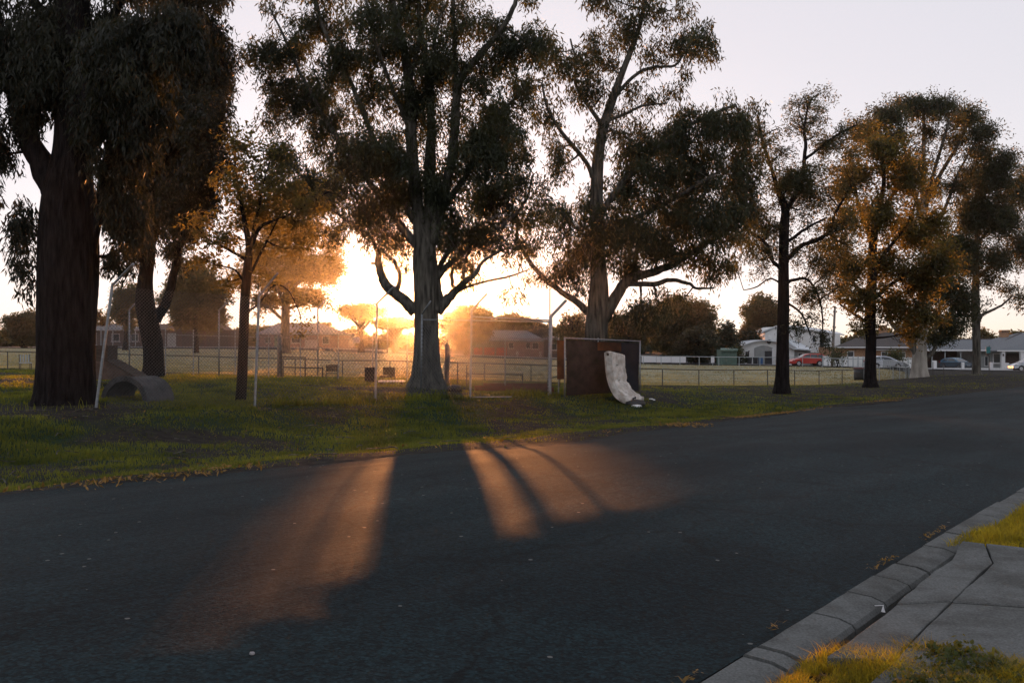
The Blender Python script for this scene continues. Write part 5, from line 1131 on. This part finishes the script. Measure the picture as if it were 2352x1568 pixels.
# ------------------------------------------------------------------ scraps on the road side
c = hit(2027, 1404)
sc = thing('paper_scrap', 'torn white paper scrap with a straw in the kerb gap by the driveway', 'litter', c)
m = MB(c); m.prism([c + [-.008, 0, .0], c + [.014, -.007, -.004], c + [.006, .007, .036]], (0.003, 0.006, 0.001)); m.build('paper', M['white_plastic'], sc)
m = MB(c); m.tube([c + [-.038, .022, .03], c + [.013, .014, .034]], .002, 6); m.build('straw', M['white_plastic'], sc)
for px, py, lab in [(579, 1522, 'small white stone on the asphalt at the bottom of the road')]:
    c = hit(px, py); c[:2] *= 1.52 / 1.6; c[2] = float(road_z(c[:2] @ RD, c[:2] @ RN)); o_ = lump('stone', M['trim_dull'], c + [0, 0, .006], (.013, .009, .009), None, 31); tag(o_, lab, 'stone')

# ------------------------------------------------------------------ houses beyond the oval
def face(root, name, mat, poly, Y, depth, parent=None):
    m_ = MB(root.location); m_.prism([at(x, y, Y) for x, y in poly], (0, depth, 0)); return m_.build(name, mat, parent or root)
def rect(x0, y0, x1, y1): return [(x0, y1), (x1, y1), (x1, y0), (x0, y0)]
def window(root, x0, y0, x1, y1, Y, bars=1, frame='trim_white', name='window'):
    t = max(0.6, (x1 - x0) * 0.09); fr = MB(root.location)
    for r_ in (rect(x0, y0, x1, y0 + t), rect(x0, y1 - t, x1, y1), rect(x0, y0 + t, x0 + t, y1 - t), rect(x1 - t, y0 + t, x1, y1 - t)):
        fr.prism([at(a, b, Y - .07) for a, b in r_], (0, .10, 0))
    w_ = fr.build(name, M[frame], root)
    for k in range(bars + 1):
        xa = x0 + t + (x1 - x0 - 2 * t) * k / (bars + 1); xb = x0 + t + (x1 - x0 - 2 * t) * (k + 1) / (bars + 1)
        face(root, 'pane', M['pane'], rect(xa + .1, y0 + t, xb - .1, y1 - t), Y - .03, .02, w_)
    face(root, 'sill', M[frame], rect(x0 - t, y1, x1 + t, y1 + t), Y - .16, .18, w_)
    return w_
def roof_mesh(root, pts, faces, mat, name='roof', thick=0.18):
    V = np.array([at(*p) for p in pts]); m_ = MB(root.location); k = len(V)
    for f in faces: m_.add(V[f], [list(range(len(f)))])
    for f in faces: m_.add(V[f] - [0, 0, thick], [list(range(len(f)))[::-1]])
    ed = {}
    for f in faces:
        for a, b in zip(f, f[1:] + f[:1]): ed[(min(a, b), max(a, b))] = ed.get((min(a, b), max(a, b)), 0) + 1
    for (a, b), c in ed.items():
        if c == 1: m_.add([V[a], V[b], V[b] - [0, 0, thick], V[a] - [0, 0, thick]], [[0, 1, 2, 3]])
    return m_.build(name, mat, root)
def house(label, px, Y, cat='house', name='house'):
    return thing(name, label, cat, on(px, Y))

# white house with an arched roof and a taller wing behind
Y = 142; h = house('white house with low arched roof and taller wing behind, past the thin tree', 1760, Y)
arc = [(1700 + 125 * t, 795 - 21.5 * math.sin(math.pi * (0.06 + 0.88 * t)) + 4.4 + t * 6) for t in np.linspace(0, 1, 15)]
face(h, 'wall', M['wall_white'], [(1702, 842), (1823, 843)] + [(x, y + 1.5) for x, y in arc[::-1]], Y, 10)
m = MB(h.location)
for a, b in zip([(1692, 796)] + arc + [(1834, 801)], arc + [(1834, 801), (1834.5, 801.4)]):
    m.prism([at(a[0], a[1] + 1.6, Y - .7), at(b[0], b[1] + 1.6, Y - .7), at(b[0], b[1] - .5, Y - .7), at(a[0], a[1] - .5, Y - .7)], (0, 12, 0))
m.build('roof', M['roof_metal'], h)
inn = [(1731 + 44 * t, 803 - 9.5 * math.sin(math.pi * (0.1 + 0.75 * t))) for t in np.linspace(0, 1, 9)]
face(h, 'porch_recess', M['wall_grey'], [(1731, 842), (1775, 842)] + inn[::-1], Y - .06, .1)
d_ = face(h, 'door', M['trim_dark'], rect(1757, 806, 1775, 841), Y - .14, .1); face(h, 'pane', M['pane'], rect(1760, 810, 1772, 826), Y - .17, .03, d_)
m = MB(h.location); a = at(1766.5, 784.5, Y - .08); m.tube([a, a + [0, .12, 0]], .33, 12); m.build('gable_vent', M['trim_dark'], h)
window(h, 1782, 808, 1795, 828, Y, 0); window(h, 1711, 806, 1722, 828, Y, 1)
for px in (1730.5, 1774): face(h, 'porch_post', M['trim_white'], rect(px, 800, px + 1.6, 842), Y - .9, .15)
roof_mesh(h, [(1833, 800, Y - .5), (1866, 803, Y - .5), (1832, 784, Y + 9), (1800, 775, Y + 9)], [[0, 1, 2, 3]], M['roof_metal'], 'side_roof')
face(h, 'wing_wall', M['wall_grey'], rect(1823, 803, 1862, 843), Y + .5, 6); window(h, 1833, 810, 1846, 826, Y + .5, 1)
face(h, 'tall_wall', M['wall_white'], [(1757, 806), (1930, 812), (1930, 770), (1870, 757), (1787, 750), (1757, 764)], Y + 10, 9)
roof_mesh(h, [(1745, 762.5, Y + 9.3), (1787, 746, Y + 9.3), (1850, 749, Y + 20), (1800, 765, Y + 20), (1870, 757, Y + 9.3), (1940, 768, Y + 9.3), (1925, 762, Y + 20)], [[0, 1, 2, 3], [1, 4, 2], [4, 5, 6, 2]], M['roof_metal'], 'tall_roof')
window(h, 1884, 768, 1892, 800, Y + 9.9, 0, 'trim_dark'); window(h, 1866, 770, 1874, 786, Y + 9.9, 0); window(h, 1914, 770, 1922, 790, Y + 9.8, 0); window(h, 1797, 764, 1812, 778, Y + 9.9, 1)
face(h, 'balcony_block', M['wall_white'], rect(1905, 768, 1930, 810), Y + 8.6, 1.2)

# brick cottage
Y = 132; h = house('low orange brick cottage with dark hipped roof behind the white panel fence', 2000, Y)
face(h, 'wall', M['brick'], rect(1928, 798, 2103, 846), Y, 9)
roof_mesh(h, [(1916, 796, Y - .8), (1996, 797, Y - .8), (2106, 801, Y - .8), (1966, 776, Y + 3.5), (1990, 780, Y + 4), (2034, 763, Y + 6), (2090, 766, Y + 6), (2112, 800, Y + 11), (1920, 796, Y + 11)],
          [[0, 1, 3], [1, 4, 3], [1, 2, 6, 5, 4], [2, 7, 6], [0, 3, 8], [3, 4, 5, 8], [5, 6, 7, 8]], M['roof_dark'])
face(h, 'gutter', M['trim_white'], rect(1917, 796.3, 2106, 798.8), Y - .85, .12)
face(h, 'fascia', M['trim_white'], rect(1998, 802, 2086, 804.5), Y - .5, .1)
window(h, 2024, 807, 2040, 822, Y, 1); window(h, 1946, 806, 1962, 820, Y, 1); window(h, 2066, 808, 2080, 824, Y, 1)
m = MB(h.location); c = at(2028, 760, Y + 7); m.box(c, (.9, .7, 1.6)); ch_ = m.build('chimney', M['brick'], h)

# panel fence before the cottage
pf = thing('panel_fence', 'white panel fence in front of the brick cottage, between red and silver cars', 'fence', on(1990, 127))
x = 1890.0; k = 0
while x < 2092:
    w_ = 11.5; yb0, yb1 = on(x, 127), on(x + w_, 127)
    top = [at(x + .5, 817.5 + (x - 1890) * .018, 127), at(x + w_ - .5, 817.7 + (x - 1890) * .018, 127)]
    m = MB(pf.location); m.prism([yb0 + [.03, 0, 0], yb1 - [.03, 0, 0], top[1], top[0]], (0, .05, 0)); m.build('panel', M['wall_white'], pf)
    m = MB(pf.location); m.box((yb0 + top[0]) / 2 + np.array([0, -.02, .03]), (.09, .1, top[0][2] - yb0[2] + .1)); m.build('post', M['rail_pale'], pf)
    x += w_; k += 1

# grey roofed house with chimney
Y = 134; h = house('grey tiled house with square chimney at the right edge', 2262, Y)
face(h, 'wall', M['wall_grey'], rect(2236, 803, 2420, 850), Y, 9)
face(h, 'carport_back', M['wall_dark'], rect(2100, 803, 2236, 850), Y + 5, .3)
roof_mesh(h, [(2092, 802, Y - .9), (2268, 805, Y - .9), (2420, 806, Y - 1.2), (2150, 780, Y + 5), (2276, 779, Y + 5), (2340, 764, Y + 8), (2420, 760, Y + 8), (2290, 804, Y - 2.5), (2370, 784, Y + 2)],
          [[0, 1, 4, 3], [1, 7, 8, 5, 4], [7, 2, 6, 5, 8]], M['roof_grey'])
face(h, 'gutter', M['trim_white'], rect(2092, 802.5, 2290, 806), Y - 1.0, .12); face(h, 'fascia', M['trim_white'], rect(2291, 804.2, 2420, 807), Y - 2.6, .12)
for k, (a, b) in enumerate([(2276, 779), (2262, 790)]): pass
m = MB(h.location); m.tube([at(2268, 804.5, Y - .95), at(2345, 764, Y + 7.7)], .12, 6); m.build('hip_ridge', M['roof_dark'], h)
m = MB(h.location); m.tube([at(2150, 779.6, Y + 5), at(2276, 778.6, Y + 5)], .11, 6); m.build('ridge_cap', M['roof_dark'], h)
m = MB(h.location); m.box(at(2306, 770, Y + 6), (1.0, .8, 1.5)); cm = m.build('chimney', M['brick'], h)
m = MB(h.location); m.box(at(2306, 762, Y + 6), (1.15, .95, .14)); m.build('chimney_cap', M['wall_dark'], h, )
window(h, 2281, 811, 2300, 834, Y - .05, 0); window(h, 2262, 818, 2270, 840, Y - .05, 0)
for px in (2301, 2345): face(h, 'pillar', M['trim_white'], rect(px, 807, px + 8, 850), Y - 2.4, .45)
m = MB(h.location); m.box(at(2305, 815, Y - 2.5), (.14, .1, .3)); m.build('wall_lamp', M['trim_dark'], h)
for px in (2140, 2170, 2206): face(h, 'carport_post', M['rail_pale'], rect(px, 805, px + 2, 850), Y - .6, .12)
face(h, 'porch_recess', M['wall_dark'], rect(2310, 812, 2345, 848), Y - .1, .09)

# its front wall with pillars and dark railing
fw = thing('front_wall', 'low white front wall with square pillars and dark railing', 'wall', on(2220, 118))
Yw = 118
def wallbit(x0, x1, top, name, mat, dy=0.0, th=.22):
    a, b = on(x0, Yw), on(x1, Yw); t0, t1 = at(x0, top, Yw), at(x1, top, Yw)
    m_ = MB(fw.location); m_.prism([a + [0, dy, -.1], b + [0, dy, -.1], t1 + [0, dy, 0], t0 + [0, dy, 0]], (0, th, 0)); return m_.build(name, mat, fw)
for a, b in ((2118, 2143.6), (2152.4, 2209), (2216, 2274), (2282, 2330), (2330, 2400)): wallbit(a, b, 845, 'wall_panel', M['wall_white'], .08, .2)
for a, b, t in ((2144, 2152, 828), (2209.5, 2215.5, 832), (2274.5, 2281.5, 832), (2312, 2318, 833)):
    wallbit(a, b, t, 'pillar', M['trim_white'], 0, .4)
    wallbit(a - .8, b + .8, t - 1.2, 'pillar_cap', M['trim_white'], -.05, .5) if False else None
for a, b in ((2152.4, 2209), (2216, 2240)):
    for x in np.arange(a, b, 2.0):
        m = MB(fw.location); m.box(at(x, 838.5, Yw + .18), (.05, .05, .62)); m.build('railing_bar', M['trim_dark'], fw)
    for y in (832.6, 844): m = MB(fw.location); m.tube([at(a, y, Yw + .18), at(b, y, Yw + .18)], .035, 5); m.build('railing_rail', M['trim_dark'], fw)

# houses at the left and middle, far across the oval
Y = 187; h = house('long low house with blue grey roof behind the leaning first post', 270, Y)
face(h, 'wall', M['wall_dark'], rect(190, 755, 336, 798), Y, 8)
roof_mesh(h, [(182, 757, Y - .8), (345, 758, Y - .8), (222, 743.5, Y + 4), (300, 744, Y + 4), (345, 757, Y + 9), (182, 756, Y + 9)], [[0, 1, 3, 2], [1, 4, 3], [4, 5, 2, 3], [5, 0, 2]], M['roof_grey'])
face(h, 'gutter', M['trim_dull'], rect(182, 756.8, 345, 759), Y - .9, .12)
window(h, 255, 766, 275, 784, Y, 1, 'trim_dull'); window(h, 212, 764, 222, 792, Y, 0, 'trim_dull', 'door'); window(h, 300, 766, 318, 784, Y, 1, 'trim_dull')
for px in (216, 258, 310): face(h, 'verandah_post', M['rail_pale'], rect(px, 759, px + 1.6, 797), Y - .8, .12)
Y = 185; h = house('dark brick garage row behind the kinked leaning gum', 430, Y, 'garage', 'garage')
face(h, 'wall', M['wall_dark'], rect(346, 756, 530, 798), Y, 7)
roof_mesh(h, [(342, 757, Y - .6), (536, 758, Y - .6), (520, 745, Y + 4), (360, 744, Y + 4)], [[0, 1, 2, 3]], M['roof_dark'])
for a, b in ((352, 372), (384, 404), (418, 468), (474, 524)): face(h, 'garage_door', M['wall_grey'] if a < 410 else M['roof_dark'], rect(a, 765, b, 797), Y - .06, .1)
Y = 184; h = house('hazy house with pale lavender gable roof behind the glowing backlit gum', 700, Y)
face(h, 'wall', M['pink_wall'], rect(592, 764, 800, 799), Y, 8)
roof_mesh(h, [(586, 767, Y - .7), (806, 768, Y - .7), (640, 741, Y + 5), (735, 742, Y + 5)], [[0, 1, 3, 2]], M['roof_grey'])
window(h, 608, 774, 622, 788, Y, 1, 'trim_dull'); window(h, 668, 772, 690, 788, Y, 2, 'trim_dull'); window(h, 740, 772, 756, 790, Y, 1, 'trim_dull'); face(h, 'door', M['green_metal'], rect(630, 771, 643, 798), Y - .06, .1)
face(h, 'porch_panel', M['trim_dull'], rect(700, 780, 728, 797), Y - .8, .12)
Y = 180; h = house('hazy pink brick house with red doors seen through the gate mesh', 1150, Y)
face(h, 'wall', M['pink_wall'], rect(1080, 778, 1250, 824), Y, 8)
roof_mesh(h, [(1072, 781, Y - .7), (1258, 783, Y - .7), (1130, 758, Y + 5), (1210, 759, Y + 5)], [[0, 1, 3, 2]], M['roof_grey'])
for a, b in ((1088, 1108), (1112, 1136), (1140, 1164)): face(h, 'red_door', M['red_shed'], rect(a, 798, b, 822), Y - .06, .1)
window(h, 1168, 786, 1180, 800, Y, 1, 'trim_dull'); window(h, 1208, 786, 1218, 800, Y, 1, 'trim_dull'); window(h, 1222, 786, 1238, 802, Y, 1, 'trim_dull')
for px in (1185, 1238): face(h, 'pillar', M['trim_dull'], rect(px, 806, px + 6, 824), Y - 3, .5)
Y = 176; h = house('low house with tall brick chimney left of the shade cloth gum', 1300, Y)
face(h, 'wall', M['wall_dark'], rect(1250, 775, 1350, 832), Y, 8)
roof_mesh(h, [(1244, 778, Y - .7), (1356, 779, Y - .7), (1282, 766, Y + 5), (1330, 766, Y + 5)], [[0, 1, 3, 2]], M['roof_grey'])
m = MB(h.location); m.box(at(1292, 757, Y + 3), (.95, .8, 2.0)); m.build('chimney', M['brick'], h)
window(h, 1262, 788, 1280, 804, Y, 1, 'trim_dull'); face(h, 'carport', M['trim_dark'], rect(1262, 812, 1284, 830), Y - .1, .12)

b0 = on(1674, 130); gs = thing('green_shed', 'pale green metal shed beside the arch roofed house', 'shed', b0)
for k in range(6): face(gs, 'wall_sheet', M['green_metal'], rect(1657 + 6 * k, 803, 1662.6 + 6 * k, 838), 130 + .04 * (k % 2), .1)
face(gs, 'side_wall', M['green_metal'], rect(1657, 803.2, 1692.5, 838), 130.2, 3); roof_mesh(gs, [(1655, 803, 129.7), (1695, 803, 129.7), (1695, 799, 133.4), (1655, 799, 133.4)], [[0, 1, 2, 3]], M['green_metal'])
wb = thing('white_board', 'long white advertising board without print behind the far oval rail', 'board', on(1525, 132))
for k in range(3): face(wb, 'board_panel', M['white_plastic'], rect(1474 + 34 * k, 817.5 + .4 * k, 1507.4 + 34 * k, 832 + .4 * k), 132, .06)
for k in range(4): face(wb, 'post', M['rail_dark'], rect(1473.5 + 34 * k, 816, 1474.5 + 34 * k, 840), 132.1, .08)
b0 = on(1637, 127); sp = thing('small_sign', 'small white sign on a short post by the pointed conifer', 'sign', b0)
face(sp, 'sign_face', M['white_plastic'], rect(1633, 818, 1641, 833), 127, .03); face(sp, 'post', M['rail_pale'], rect(1636.4, 833, 1638, 841), 127.03, .06)

# ------------------------------------------------------------------ street furniture and bins
def bin_(label, px, Y, mat, lid, group, s=1.0, hasrim=True):
    b0 = on(px, Y); o_ = thing('wheelie_bin', label, 'bin', b0, group)
    m_ = MB(); m_.box((0, 0, .52 * s), (.46 * s, .5 * s, .86 * s), 0, 1.18); m_.build('bin_body', mat, o_)
    m_ = MB(); m_.box((0, -.02, 1.0 * s), (.60 * s, .64 * s, .08 * s), 0, .9); m_.build('bin_lid', lid, o_)
    for sx in (-1, 1): m_ = MB(); m_.tube([(sx * .25 * s, .22 * s, .1 * s), (sx * .31 * s, .22 * s, .1 * s)], .1 * s, 10); m_.build('wheel', M['tyre'], o_)
    m_ = MB(); m_.tube([(-.24 * s, .33 * s, .95 * s), (.24 * s, .33 * s, .95 * s)], .02, 6); m_.build('handle', M['black_plastic'], o_)
    return o_
G_ = 'wheelie bins by the arch roofed house'
bin_('black wheelie bin nearest the bare small tree by the arch roofed house', 1722, 138, M['black_plastic'], M['black_plastic'], G_)
bin_('black wheelie bin between another black bin and the blue bin', 1735, 138, M['black_plastic'], M['black_plastic'], G_)
bin_('blue wheelie bin at the door of the arch roofed house', 1747, 138, M['bin_blue'], M['bin_blue'], G_)
b0 = on(1976, 84); dr = thing('drum_bin', 'dark red drum bin beside the golden brown tree trunk', 'bin', b0)
m = MB(); m.tube([(0, 0, 0), (0, 0, .35), (0, 0, .7), (0, 0, 1.02)], [.50, .53, .53, .52], 18); m.build('drum', M['black_plastic'], dr, True)
m = MB(); m.tube([(0, 0, 1.02), (0, 0, 1.10)], [.55, .55], 18); m.build('drum_rim', M['bin_red'], dr, True)
for z in (.34, .70): m = MB(); m.tube([(0, 0, z - .02), (0, 0, z + .02)], [.545, .545], 18); m.build('drum_rib', M['black_plastic'], dr, True)

pp = thing('power_pole', 'leaning grey timber power pole between red car and brick cottage', 'pole', on(1911, 122))
a, b = on(1911, 122), at(1918, 703, 122)
m = MB(pp.location); m.tube([a - [0, 0, .3], (a + b) / 2, b], [.19, .165, .13], 10); m.build('pole_shaft', M['pole_wood'], pp, True)
for q in (.90, .64):
    c = a + (b - a) * q; m = MB(pp.location); m.box(c + [0, -.14, 0], (.5 if q > .8 else .34, .1, .1)); ca = m.build('crossarm', M['pole_wood'], pp)
    for sx in (-.18, .18): m = MB(pp.location); m.tube([c + [sx, -.14, .04], c + [sx, -.14, .2]], .045, 7); m.build('insulator', M['trim_dark'], ca)
for px, Y, top, lab in [(890, 168, 655, 'thin hazy light pole just left of the massive trunk'), (1263, 160, 640, 'thin pale light pole rising right behind the thick gate post')]:
    b0 = on(px, Y); lp = thing('light_pole', lab, 'pole', b0, 'thin poles beyond the oval'); t_ = at(px, top, Y)
    m = MB(b0); m.tube([b0, t_], [.14, .10], 8); m.build('pole_shaft', M['galv'], lp, True); m = MB(b0); m.box(t_ + [.1 if px < 1000 else -.1, 0, .06], (.5, .3, .12)); m.build('lamp_head', M['galv'], lp)
b0 = on(2272, 80); ss_ = thing('street_sign', 'teal street sign on a thin post before the grey tiled house', 'sign', b0)
m = MB(b0); m.tube([b0, at(2272, 794, 80)], .035, 7); m.build('post', M['rail_dark'], ss_); face(ss_, 'sign_face', M['teal_sign'], rect(2265, 796, 2275, 811), 79.93, .02); face(ss_, 'lower_plate', M['trim_dark'], rect(2266, 813, 2271, 818), 79.93, .02)
for k, px in enumerate((2144, 2169)): 
    b0 = on(px - 1, 92); sp = thing('bollard_post', ['thin steel post just right of the white trunked gum', 'short thin steel stake between white gum and straight grey gum'][k], 'post', b0); m = MB(b0); m.tube([b0, b0 + [0, 0, 1.3 - .6 * k]], .035, 7); m.build('post_shaft', M['rail_dark'], sp); m = MB(b0); m.tube([b0 + [0, 0, 1.3 - .6 * k], b0 + [0, 0, 1.34 - .6 * k]], [.04, .02], 7); m.build('post_cap', M['galv'], sp)

# ------------------------------------------------------------------ cars
def make_car(label, px, Y, paint, wagon, rz, hw=0.88):
    b0 = on(px, Y); root = thing('parked_car', label, 'car', b0, None, rz)
    if wagon:
        body = [(-2.22, .34), (-2.30, .55), (-2.26, .95), (-1.9, 1.00), (.95, 1.00), (1.55, .94), (2.05, .80), (2.27, .62), (2.28, .42), (2.2, .30), (-2.1, .28)]
        cab = [(-2.24, .96), (-2.12, 1.30), (-1.98, 1.52), (-1.4, 1.60), (-.2, 1.60), (.35, 1.52), (1.20, .99)]; wx = (-1.38, 1.36); R_ = .35
        side = [[(-2.05, 1.04), (-1.92, 1.42), (-1.25, 1.50), (-1.25, 1.04)], [(-1.17, 1.04), (-1.17, 1.50), (-.28, 1.50), (-.28, 1.04)], [(-.20, 1.04), (-.20, 1.50), (.28, 1.43), (.92, 1.04)]]
    else:
        body = [(-1.95, .34), (-2.05, .55), (-2.02, .92), (-1.7, .98), (.90, .97), (1.50, .86), (1.92, .70), (2.08, .54), (2.08, .40), (2.0, .28), (-1.85, .27)]
        cab = [(-2.0, .94), (-1.80, 1.18), (-1.35, 1.40), (-.7, 1.48), (0, 1.46), (.45, 1.34), (1.30, .93)]; wx = (-1.25, 1.27); R_ = .31
        side = [[(-1.62, 1.02), (-1.20, 1.33), (-.72, 1.39), (-.72, 1.02)], [(-.64, 1.02), (-.64, 1.39), (-.02, 1.37), (.32, 1.29), (.88, 1.02)]]
    def arches(poly):                                   # cut wheel openings into the sill line
        out = poly[:-1]
        for x in (wx[1], wx[0]):
            out += [(x + (R_ + .05) * math.cos(t), max(.29, .33 + (R_ + .05) * math.sin(t))) for t in np.linspace(0.05, math.pi - .05, 9)]
        return out + [poly[-1]]
    def loft(poly, ys, name, par=root):
        m_ = MB(); cx0, cz0 = np.mean([p[0] for p in poly]), np.mean([p[1] for p in poly]); k = len(poly)
        for (y, sc) in ys: m_.v.append(np.array([[cx0 + (x - cx0) * (1 - (1 - sc) * .5), y, cz0 + (z - cz0) * sc] for x, z in poly])); m_.n += k
        for i in range(len(ys) - 1): m_.f.append(np.array([[i * k + j, i * k + (j + 1) % k, (i + 1) * k + (j + 1) % k, (i + 1) * k + j] for j in range(k)]))
        m_.f.append(np.array([list(range(k))])); m_.f.append(np.array([[(len(ys) - 1) * k + j for j in range(k - 1, -1, -1)]]))
        return m_.build(name, paint, par, False)
    loft(arches(body), [(-hw, .93), (-hw + .07, 1), (hw - .07, 1), (hw, .93)], 'body')
    yz = lambda z: hw - .05 - .27 * (z - .95) / .6
    m_ = MB(); k = len(cab); m_.add([[x, -yz(z), z] for x, z in cab] + [[x, yz(z), z] for x, z in cab], [[j, j + 1, k + j + 1, k + j] for j in range(k - 1)])
    m_.f.append(np.array([list(range(k))])); m_.f.append(np.array([[k + j for j in range(k - 1, -1, -1)]])); m_.build('cabin', paint, root)
    for sg in (-1, 1):
        for pl_ in side:
            m_ = MB(); m_.prism([[x, sg * (yz(z) + .004), z] for x, z in pl_], (0, sg * .008, 0)); m_.build('side_window', M['pane'], root)
        m_ = MB(); m_.box((.85, sg * (hw + .05), 1.02), (.12, .16, .12)); m_.build('mirror', paint, root)
        for z_, x_ in ((.85, -.95), (.85, .05)): m_ = MB(); m_.box((x_, sg * (hw + .008), z_), (.16, .02, .03)); m_.build('door_handle', M['trim_dark'], root)
        m_ = MB(); m_.prism([[body[6][0] - .25, sg * (hw - .02), .74], [body[7][0] - .08, sg * (hw - .14), .56], [body[7][0] - .02, sg * (hw - .14), .66], [body[6][0] - .1, sg * (hw - .04), .80]], (0.03, sg * .06, 0)); m_.build('headlight', M['lamp_clear'], root)
        m_ = MB(); m_.box((body[1][0] + .12, sg * (hw - .05), .95 if wagon else .86), (.22, .14, .26)); m_.build('tail_light', M['lamp_red'], root)
        for x in wx:
            m_ = MB(); m_.tube([(x, sg * (hw - .21), R_), (x, sg * (hw - .19), R_), (x, sg * (hw - .02), R_), (x, sg * hw, R_)], [R_ - .03, R_, R_, R_ - .03], 18); wl = m_.build('wheel', M['tyre'], root)
            m_ = MB(); m_.tube([(x, sg * (hw - .01), R_), (x, sg * (hw + .012), R_)], [R_ * .68, R_ * .60], 14); m_.build('rim', M['rim'], wl)
            m_ = MB(); m_.tube([(x, sg * (hw - .32), R_), (x, sg * (hw - .22), R_)], R_ + .06, 14); m_.build('wheel_well', M['black_plastic'], root)
    i0, i1 = (-2, -1); a, b = cab[i0], cab[i1]
    A = [(a[0] * .94 + b[0] * .06 + .012, a[1] * .94 + b[1] * .06 + .012), (a[0] * .1 + b[0] * .9 + .012, a[1] * .1 + b[1] * .9 + .012)]
    m_ = MB(); m_.add([[A[0][0], -yz(A[0][1]) + .08, A[0][1]], [A[0][0], yz(A[0][1]) - .08, A[0][1]], [A[1][0], yz(A[1][1]) - .05, A[1][1]], [A[1][0], -yz(A[1][1]) + .05, A[1][1]]], [[0, 1, 2, 3]]); m_.build('windscreen', M['pane'], root)
    a, b = cab[0], cab[2]
    m_ = MB(); m_.add([[a[0] - .012, -.62, a[1] + .06], [a[0] - .012, .62, a[1] + .06], [b[0] - .05, .52, b[1] - .10], [b[0] - .05, -.52, b[1] - .10]], [[0, 1, 2, 3]]); m_.build('rear_window', M['pane'], root)
    for x in (body[8][0] + .0, body[1][0] - .0):
        m_ = MB(); m_.box((x, 0, .46), (.10, 1.5, .20)); m_.build('bumper', paint, root)
    m_ = MB(); m_.box((body[8][0] + .055, 0, .5), (.02, .5, .11)); m_.build('number_plate', M['white_plastic'], root)
    return root
make_car('red wagon parked nose left before the white houses', 1853, 128, M['red_paint'], True, math.pi + .08)
make_car('silver hatchback parked nose right behind the golden brown tree', 2031, 114, M['silver_paint'], False, .06)
make_car('blue car in the dark carport behind the railing', 2196, 131, M['blue_paint'], False, -1.2)
make_car('silver car nose just showing at the right edge past the front wall pillar', 2366, 113, M['silver_paint'], False, math.pi - .1)

# ------------------------------------------------------------------ the hazy evening air
HZ = (-440, 440, -70, 610, -8.0, 34.0)
m = MB(); m.box(((HZ[0] + HZ[1]) / 2, (HZ[2] + HZ[3]) / 2, (HZ[4] + HZ[5]) / 2), (HZ[1] - HZ[0], HZ[3] - HZ[2], HZ[5] - HZ[4]))
hm = bpy.data.materials.new('evening_haze'); hm.use_nodes = True; N, L = hm.node_tree.nodes, hm.node_tree.links; N.clear()
pv = N.new('ShaderNodeVolumePrincipled'); pv.inputs['Color'].default_value = (0.95, 0.93, 0.92, 1); pv.inputs['Density'].default_value = HAZE_D; pv.inputs['Anisotropy'].default_value = HAZE_G
mo = N.new('ShaderNodeOutputMaterial'); L.new(pv.outputs[0], mo.inputs['Volume'])
hz = m.build('haze', hm); hz['kind'] = 'stuff'; hz['label'] = 'thin golden evening haze hanging over the whole park'
